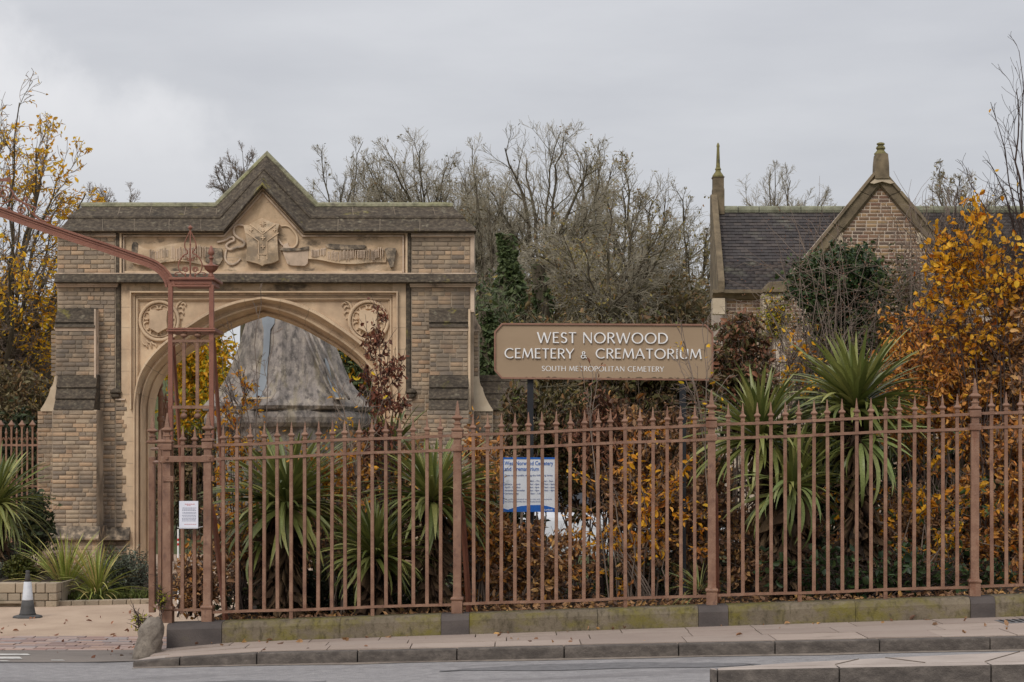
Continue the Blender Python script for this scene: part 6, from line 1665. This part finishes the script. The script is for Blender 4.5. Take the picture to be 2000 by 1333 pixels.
shrub(139, 'autumn_sprig', 'loose green and yellow sprigs low in the right hand bay', 1790, 1000, 180, 150, 20.2, .12, 44, 420, .07, 'lf_yellow', spread=.10, stems=10, twigs=2, twig='twig', objl=120, mat2='lf_ivy', n2=260)
shrub(140, 'autumn_sprig', 'loose orange sprigs between the cordylines of the first bay', 660, 930, 120, 90, 20.2, .12, 34, 360, .066, 'lf_orange', spread=.10, stems=8, twigs=2, twig='twig', objl=160, mat2='lf_yellow', n2=160)
shrub(141, 'beech_plant', 'low brown beech plant at the foot of the gate pier bars', 385, 1140, 52, 55, 19.9, .25, 60, 900, .066, 'lf_brown', group=hg, zb=.3, mat2='lf_orange', n2=120)
shrub(128, 'yellow_shrub', 'small bright yellow leaved shrub in front of the lodge corner pillar', 1515, 625, 28, 55, 27.5, .3, 50, 480, .055, 'lf_lime', mat2='lf_yellow2', n2=200, spread=.12, stems=6)
shrub(129, 'bramble', 'low bramble with dark green leaves at the foot of the right hand bay', 1720, 1120, 270, 50, 19.7, .25, 130, 900, .075, 'lf_ivy', width=1.7, spread=.12, stems=26, twigs=2, droop=.1)
shrub(130, 'bramble', 'low green undergrowth at the foot of the middle bay', 1250, 1135, 190, 40, 21.6, .8, 60, 900, .05, 'grass', width=1.5, spread=.10, stems=10, twigs=2, droop=.1, mat2='lf_ivy', n2=500)
shrub(131, 'bramble', 'dark undergrowth at the foot of the first bay', 640, 1160, 230, 40, 20.6, .4, 120, 2600, .06, 'lf_dark', width=1.4, spread=.10, stems=10, twigs=2, droop=.1)
shrub(132, 'dark_shrub', 'dark evergreen shrub behind the hedge in the first bay', 600, 1060, 190, 110, 23.4, .5, 150, 5200, .085, 'lf_dark', spread=.14, twigs=2, width=1.4)
shrub(133, 'dark_shrub', 'dark evergreen shrub deep behind the middle bay', 960, 1080, 110, 120, 23.2, .5, 110, 3600, .085, 'lf_dark', spread=.14, twigs=2, width=1.4)
shrub(134, 'dark_shrub', 'dark evergreen shrub deep behind the right sign post', 1330, 1010, 120, 170, 23.4, .5, 150, 5200, .085, 'lf_dark', spread=.14, twigs=2, width=1.4)
shrub(135, 'dark_shrub', 'dark evergreen shrub deep behind the right hand bay', 1620, 960, 150, 200, 23.4, .5, 200, 7000, .085, 'lf_dark', spread=.14, twigs=2, width=1.4)
shrub(136, 'dark_shrub', 'dark evergreen shrub deep behind the right edge', 1900, 940, 160, 230, 23.6, .5, 220, 8000, .085, 'lf_dark', spread=.14, twigs=2, width=1.4, mat2='lf_olive', n2=2500)
# thin bare saplings in front of the arch
for i, (b, c, cy, rx_, ry_, lab) in enumerate([(545, 505, 760, 90, 190, 'bare forked sapling standing in the middle of the arch opening'), (705, 700, 800, 60, 100, 'small bare sapling right of the middle of the arch opening'), (1190, 1150, 700, 40, 110, 'single thin bare shoot crossing the front of the name sign'), (1400, 1370, 700, 60, 130, 'bare shoots crossing the right end of the name sign')]):
    tree(210+i, 'bare_sapling', lab, b, 20.2 - (.3 if i > 1 else 0), c, cy, rx_, ry_, ry=.3, cat='sapling', counts=(7, 5, 3) if i != 2 else (3, 4), r0=.018 if i < 2 else .008, rmin=.0032, fork=.1, twig='twig', trunk='twig', zbase=.45,
         leaf='lf_yellow2' if i != 2 else 'lf_tan', nleaf=26, lsize=.06)

# ---- left side
shrub(301, 'laurel', 'dark leaved shrub under the left cordyline', 65, 1030, 45, 55, 30.0, .5, 60, 1500, .09, 'lf_dark', spread=.12, width=1.5, zb=0)
shrub(302, 'box_ball', 'clipped round green box bush in the stone planter', 41, 1113, 30, 27, 26.6, .2, 150, 5200, .028, 'lf_box', spread=.035, twigs=1, stems=8, width=1.6, shell=.2, cat='bush', zb=.2)
shrub(303, 'grey_shrub', 'grey green shrub behind the box bush', 5, 1095, 40, 35, 28.4, .4, 70, 2200, .045, 'lf_grey', spread=.08, width=.7, zb=0)
shrub(304, 'heather', 'dull purple brown shrub between box bush and tuft', 92, 1118, 28, 32, 27.6, .3, 50, 1600, .04, 'lf_olive', spread=.06, zb=0)
shrub(305, 'lavender', 'spreading grey green lavender bush at the foot of the left arch pier', 245, 1125, 52, 40, 27.2, .6, 150, 4600, .055, 'lf_grey', spread=.085, width=.35, droop=-.5, zb=0)
shrub(306, 'grey_shrub', 'grey green bush at the left edge of the planter', -5, 1125, 18, 22, 26.8, .2, 30, 900, .04, 'lf_grey', spread=.05, width=.7, zb=.2)
shrub(307, 'evergreen', 'dark shrub behind the far railings at the left edge', 25, 930, 70, 130, 37.0, .8, 120, 4200, .12, 'lf_dark', spread=.2, zb=0)
shrub(308, 'evergreen', 'brown green undergrowth behind the far railings', 30, 800, 90, 80, 41.0, .8, 120, 3600, .12, 'lf_farbrown', spread=.25, zb=0)
gt_ = np.random.default_rng(9)
q_ = np.c_[gt_.uniform(WX(112, 26), WX(300, 26), 1500), gt_.uniform(26.0, 26.9, 1500), np.full(1500, .02)]
V, F = leaves_np(gt_, q_, .10, -1.2, .14, .3); link('ground_cover', np_mesh('ground_cover', V, F, M['grass']), kind='stuff', label='low green grass and weeds in the bed beside the planter')
# ---- trees
tree(401, 'autumn_tree', 'big dark limbed tree with yellow leaves at the left edge', -40, 44, 5, 480, 178, 350, ry=2.6, counts=(30, 9, 6, 3), r0=.16, fork=.05, upb=.05, trunk='bark', twig='twig', leaf='lf_yellow2', nleaf=13000, lsize=.11, rmin=.0075, zbase=0, leafup=-.6)
tree(402, 'autumn_tree', 'yellow leaved tree behind the left pier and far railings', 90, 52, 60, 660, 115, 210, ry=2.2, fork=.1, counts=(18, 10, 6, 5), r0=.2, twig='twig_dark', leaf='lf_yellow2', nleaf=5200, lsize=.12, rmin=.0075, zbase=0)
bg = 'bare trees on the rise behind the gateway'
tree(403, 'bare_tree', 'small bare tree top showing above the left end of the gateway', 215, 78, 215, 465, 75, 125, r0=.14, twig='twig', counts=(18, 10, 6, 5), group=bg, rmin=.0075)
tree(404, 'bare_tree', 'bare tree top left of the gateway gable', 470, 80, 478, 405, 70, 125, r0=.14, twig='twig', counts=(18, 10, 6, 5), group=bg, rmin=.0075)
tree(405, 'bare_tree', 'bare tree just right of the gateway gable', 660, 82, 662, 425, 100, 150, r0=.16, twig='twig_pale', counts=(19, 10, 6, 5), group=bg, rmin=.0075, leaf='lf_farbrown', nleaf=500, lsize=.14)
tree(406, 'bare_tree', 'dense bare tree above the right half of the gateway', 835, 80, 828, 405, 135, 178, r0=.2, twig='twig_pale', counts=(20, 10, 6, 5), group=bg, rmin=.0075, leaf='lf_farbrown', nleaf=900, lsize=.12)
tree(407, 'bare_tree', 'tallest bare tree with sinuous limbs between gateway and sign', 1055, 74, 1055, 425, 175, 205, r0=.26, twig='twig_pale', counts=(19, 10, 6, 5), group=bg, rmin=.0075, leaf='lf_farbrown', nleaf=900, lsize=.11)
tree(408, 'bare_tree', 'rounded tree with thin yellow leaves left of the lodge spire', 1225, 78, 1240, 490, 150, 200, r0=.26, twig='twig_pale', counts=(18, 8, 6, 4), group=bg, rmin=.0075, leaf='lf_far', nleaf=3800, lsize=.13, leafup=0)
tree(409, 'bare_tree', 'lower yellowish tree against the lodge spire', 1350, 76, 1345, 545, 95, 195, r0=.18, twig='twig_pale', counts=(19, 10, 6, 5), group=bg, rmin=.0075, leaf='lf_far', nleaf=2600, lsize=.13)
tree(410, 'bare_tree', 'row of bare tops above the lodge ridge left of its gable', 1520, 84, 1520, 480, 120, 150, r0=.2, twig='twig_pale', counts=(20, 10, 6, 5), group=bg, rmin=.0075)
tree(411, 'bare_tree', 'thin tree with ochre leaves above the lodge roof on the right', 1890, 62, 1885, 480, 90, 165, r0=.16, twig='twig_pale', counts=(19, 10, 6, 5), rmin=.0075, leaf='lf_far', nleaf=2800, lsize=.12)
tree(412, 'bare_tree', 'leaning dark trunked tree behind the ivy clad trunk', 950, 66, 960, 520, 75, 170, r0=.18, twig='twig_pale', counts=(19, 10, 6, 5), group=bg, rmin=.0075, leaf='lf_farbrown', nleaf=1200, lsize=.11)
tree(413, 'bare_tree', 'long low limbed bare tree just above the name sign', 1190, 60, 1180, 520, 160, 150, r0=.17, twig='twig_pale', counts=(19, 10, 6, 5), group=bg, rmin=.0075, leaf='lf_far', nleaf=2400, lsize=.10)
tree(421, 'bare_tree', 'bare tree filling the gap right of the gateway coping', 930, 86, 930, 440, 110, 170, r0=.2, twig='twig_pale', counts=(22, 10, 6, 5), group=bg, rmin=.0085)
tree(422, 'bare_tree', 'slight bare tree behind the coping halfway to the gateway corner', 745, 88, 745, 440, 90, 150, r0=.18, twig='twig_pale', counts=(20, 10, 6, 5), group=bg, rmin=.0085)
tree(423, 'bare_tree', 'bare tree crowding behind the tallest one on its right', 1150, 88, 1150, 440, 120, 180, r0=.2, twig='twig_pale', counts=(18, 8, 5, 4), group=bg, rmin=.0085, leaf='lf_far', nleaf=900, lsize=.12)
# birch like shoots at the right edge, near
tree(414, 'birch', 'leafless birch with long thin branches at the right edge', 2085, 22.5, 2045, 440, 165, 390, ry=.9, counts=(26, 7, 4), upb=.1, spread=.5, r0=.05, trunk='twig_dark', twig='twig_dark', rmin=.0028, zbase=.5, leaf='lf_yellow2', nleaf=60, lsize=.06)
tree(415, 'thin_sapling', 'upright bare shoots in front of the lodge roof right of the gable', 1845, 24, 1845, 450, 45, 170, ry=.5, counts=(9, 5, 4), r0=.022, trunk='twig_dark', twig='twig', rmin=.003, zbase=.5, cat='sapling')
# trees seen through the arch
shrub(320, 'autumn_bush', 'yellow green leafy tree seen through the left of the arch', 392, 735, 72, 120, 47, 1.5, 110, 3600, .14, 'lf_yellow2', mat2='lf_lime', n2=1800, spread=.35, stems=16, twigs=3, zb=0, cat='tree')
shrub(321, 'autumn_bush', 'dark green and yellow tree seen through the right of the arch', 700, 730, 75, 100, 46, 1.5, 160, 6500, .15, 'lf_fargreen', mat2='lf_yellow2', n2=1500, spread=.35, stems=16, twigs=3, zb=0, cat='tree')
shrub(322, 'autumn_bush', 'brown undergrowth behind the monument at the left', 370, 930, 110, 120, 48, 1.0, 110, 4200, .15, 'lf_farbrown', spread=.35, stems=10, twigs=3, zb=0, cat='bush')
shrub(323, 'autumn_bush', 'brown undergrowth behind the monument at the right', 740, 900, 100, 110, 47, 1.0, 110, 4200, .15, 'lf_farbrown', spread=.35, stems=10, twigs=3, zb=0, cat='bush')
# ivy clad trunk right of the gateway
def ivy_trunk(seed, label, path, Y, n, r):
    rng = np.random.default_rng(seed); P = [W(a, b, Y) for a, b in path]
    t = thing('ivy_clad_trunk', P[0], label, 'tree')
    MB().tube(P, [.22]*len(P), 7).build('trunk', M['bark'], t)
    Q = np.array(P); k = rng.uniform(0, len(P)-1.001, n); i = k.astype(int); f_ = (k-i)[:, None]
    c = Q[i]*(1-f_)+Q[i+1]*f_; rr = np.array(r)[i]*(1-f_[:, 0]) + np.array(r)[i+1]*f_[:, 0]
    an = rng.uniform(0, 2*np.pi, n); q_ = c + np.c_[np.cos(an), np.sin(an), rng.normal(size=n)*.25]*(rr*(.7+.4*np.sin(c[:, 2]*3+an*2)+rng.normal(size=n)*.12))[:, None]
    V, F = leaves_np(rng, q_, .15, .5, 1.6, .3); put('ivy', V, F, 'lf_fargreen', t, kind='stuff')
ivy_trunk(31, 'ivy clad trunk rising just right of the gateway', [(975, 690), (985, 600), (995, 540), (992, 500), (988, 462)], 58, 5200, [.62, .5, .36, .26, .16])
ivy_trunk(32, 'second ivy clad trunk nearer the left corner of the name sign', [(1058, 700), (1062, 600), (1055, 560), (1050, 520)], 60, 1500, [.3, .24, .16, .08])
ivy_trunk(33, 'ivy covered stump against the gateway corner', [(945, 760), (948, 660), (952, 610)], 50, 3000, [.4, .3, .12])
# far brush on the rise
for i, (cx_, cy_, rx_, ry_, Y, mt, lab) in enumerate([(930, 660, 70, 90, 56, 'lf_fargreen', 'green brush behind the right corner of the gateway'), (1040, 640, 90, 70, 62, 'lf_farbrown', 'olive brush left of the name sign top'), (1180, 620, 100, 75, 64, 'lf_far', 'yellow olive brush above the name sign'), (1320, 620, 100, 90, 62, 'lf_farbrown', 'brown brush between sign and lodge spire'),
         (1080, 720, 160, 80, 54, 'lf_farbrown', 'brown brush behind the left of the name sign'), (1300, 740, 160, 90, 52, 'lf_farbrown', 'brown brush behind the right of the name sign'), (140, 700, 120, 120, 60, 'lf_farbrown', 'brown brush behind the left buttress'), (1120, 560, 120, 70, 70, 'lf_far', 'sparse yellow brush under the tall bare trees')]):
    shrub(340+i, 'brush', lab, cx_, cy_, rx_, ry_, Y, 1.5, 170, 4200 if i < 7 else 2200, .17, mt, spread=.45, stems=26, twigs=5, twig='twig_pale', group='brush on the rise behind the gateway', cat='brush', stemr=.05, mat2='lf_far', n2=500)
# leaf litter
fl = np.random.default_rng(77)
def litter(n, x0, x1, yfn, dz, mat, sz=.055):
    x = fl.uniform(x0, x1, n); y = yfn(x, fl.uniform(0, 1, n)); z = gz(x) + dz
    V, F = leaves_np(fl, np.c_[x, y, z], sz, 0, 1.0, .2, dirs=np.c_[fl.normal(size=(n, 2)), np.full(n, .12)]); return V, F
A1 = litter(34, -3.0, 6, lambda x, u: KY(x)+.2 + u*(FY(x)-KY(x)-.45), .136, None)
A2 = litter(26, -3.0, 6, lambda x, u: FY(x)-.215 - .05*u**2, .138, None)
V, F = join([A1, A2]); link('fallen_leaves', np_mesh('fallen_leaves', V, F, M['lf_brown']), kind='stuff', label='brown fallen leaves scattered on the pavement')
A3 = litter(60, -6.5, -3.4, lambda x, u: 18.0 + u*6.5, .02, None); A4 = litter(30, -4.0, -3.5, lambda x, u: 18.6 + u*1.0, .02, None, .05)
V, F = join([A3, A4]); link('fallen_leaves', np_mesh('fallen_leaves', V, F, M['lf_tan']), kind='stuff', label='tan fallen leaves scattered on the drive and setts')
A5 = litter(2600, -3.0, 7, lambda x, u: FY(x)+.12 + u*1.6, .262, None, .06)
link('leaf_litter', np_mesh('leaf_litter', A5[0], A5[1], M['lf_brown']), kind='stuff', label='thick brown leaf litter behind the plinth')
# weed growing from the foot of the guard stone
shrub(350, 'weed', 'straggly green leaved weed growing beside the guard stone', 272, 1210, 14, 26, 18.7, .1, 14, 46, .045, 'lf_lime', spread=.05, stems=5, twigs=2, zb=0, basepx=282, minz=18.3, cat='weed', stemr=.004)
shrub(351, 'weed', 'small climbing weed at the foot of the corner post', 316, 1165, 10, 28, 18.8, .04, 16, 70, .035, 'lf_lime', spread=.04, stems=5, twigs=2, zb=.33, minz=18.6, cat='weed', stemr=.003)
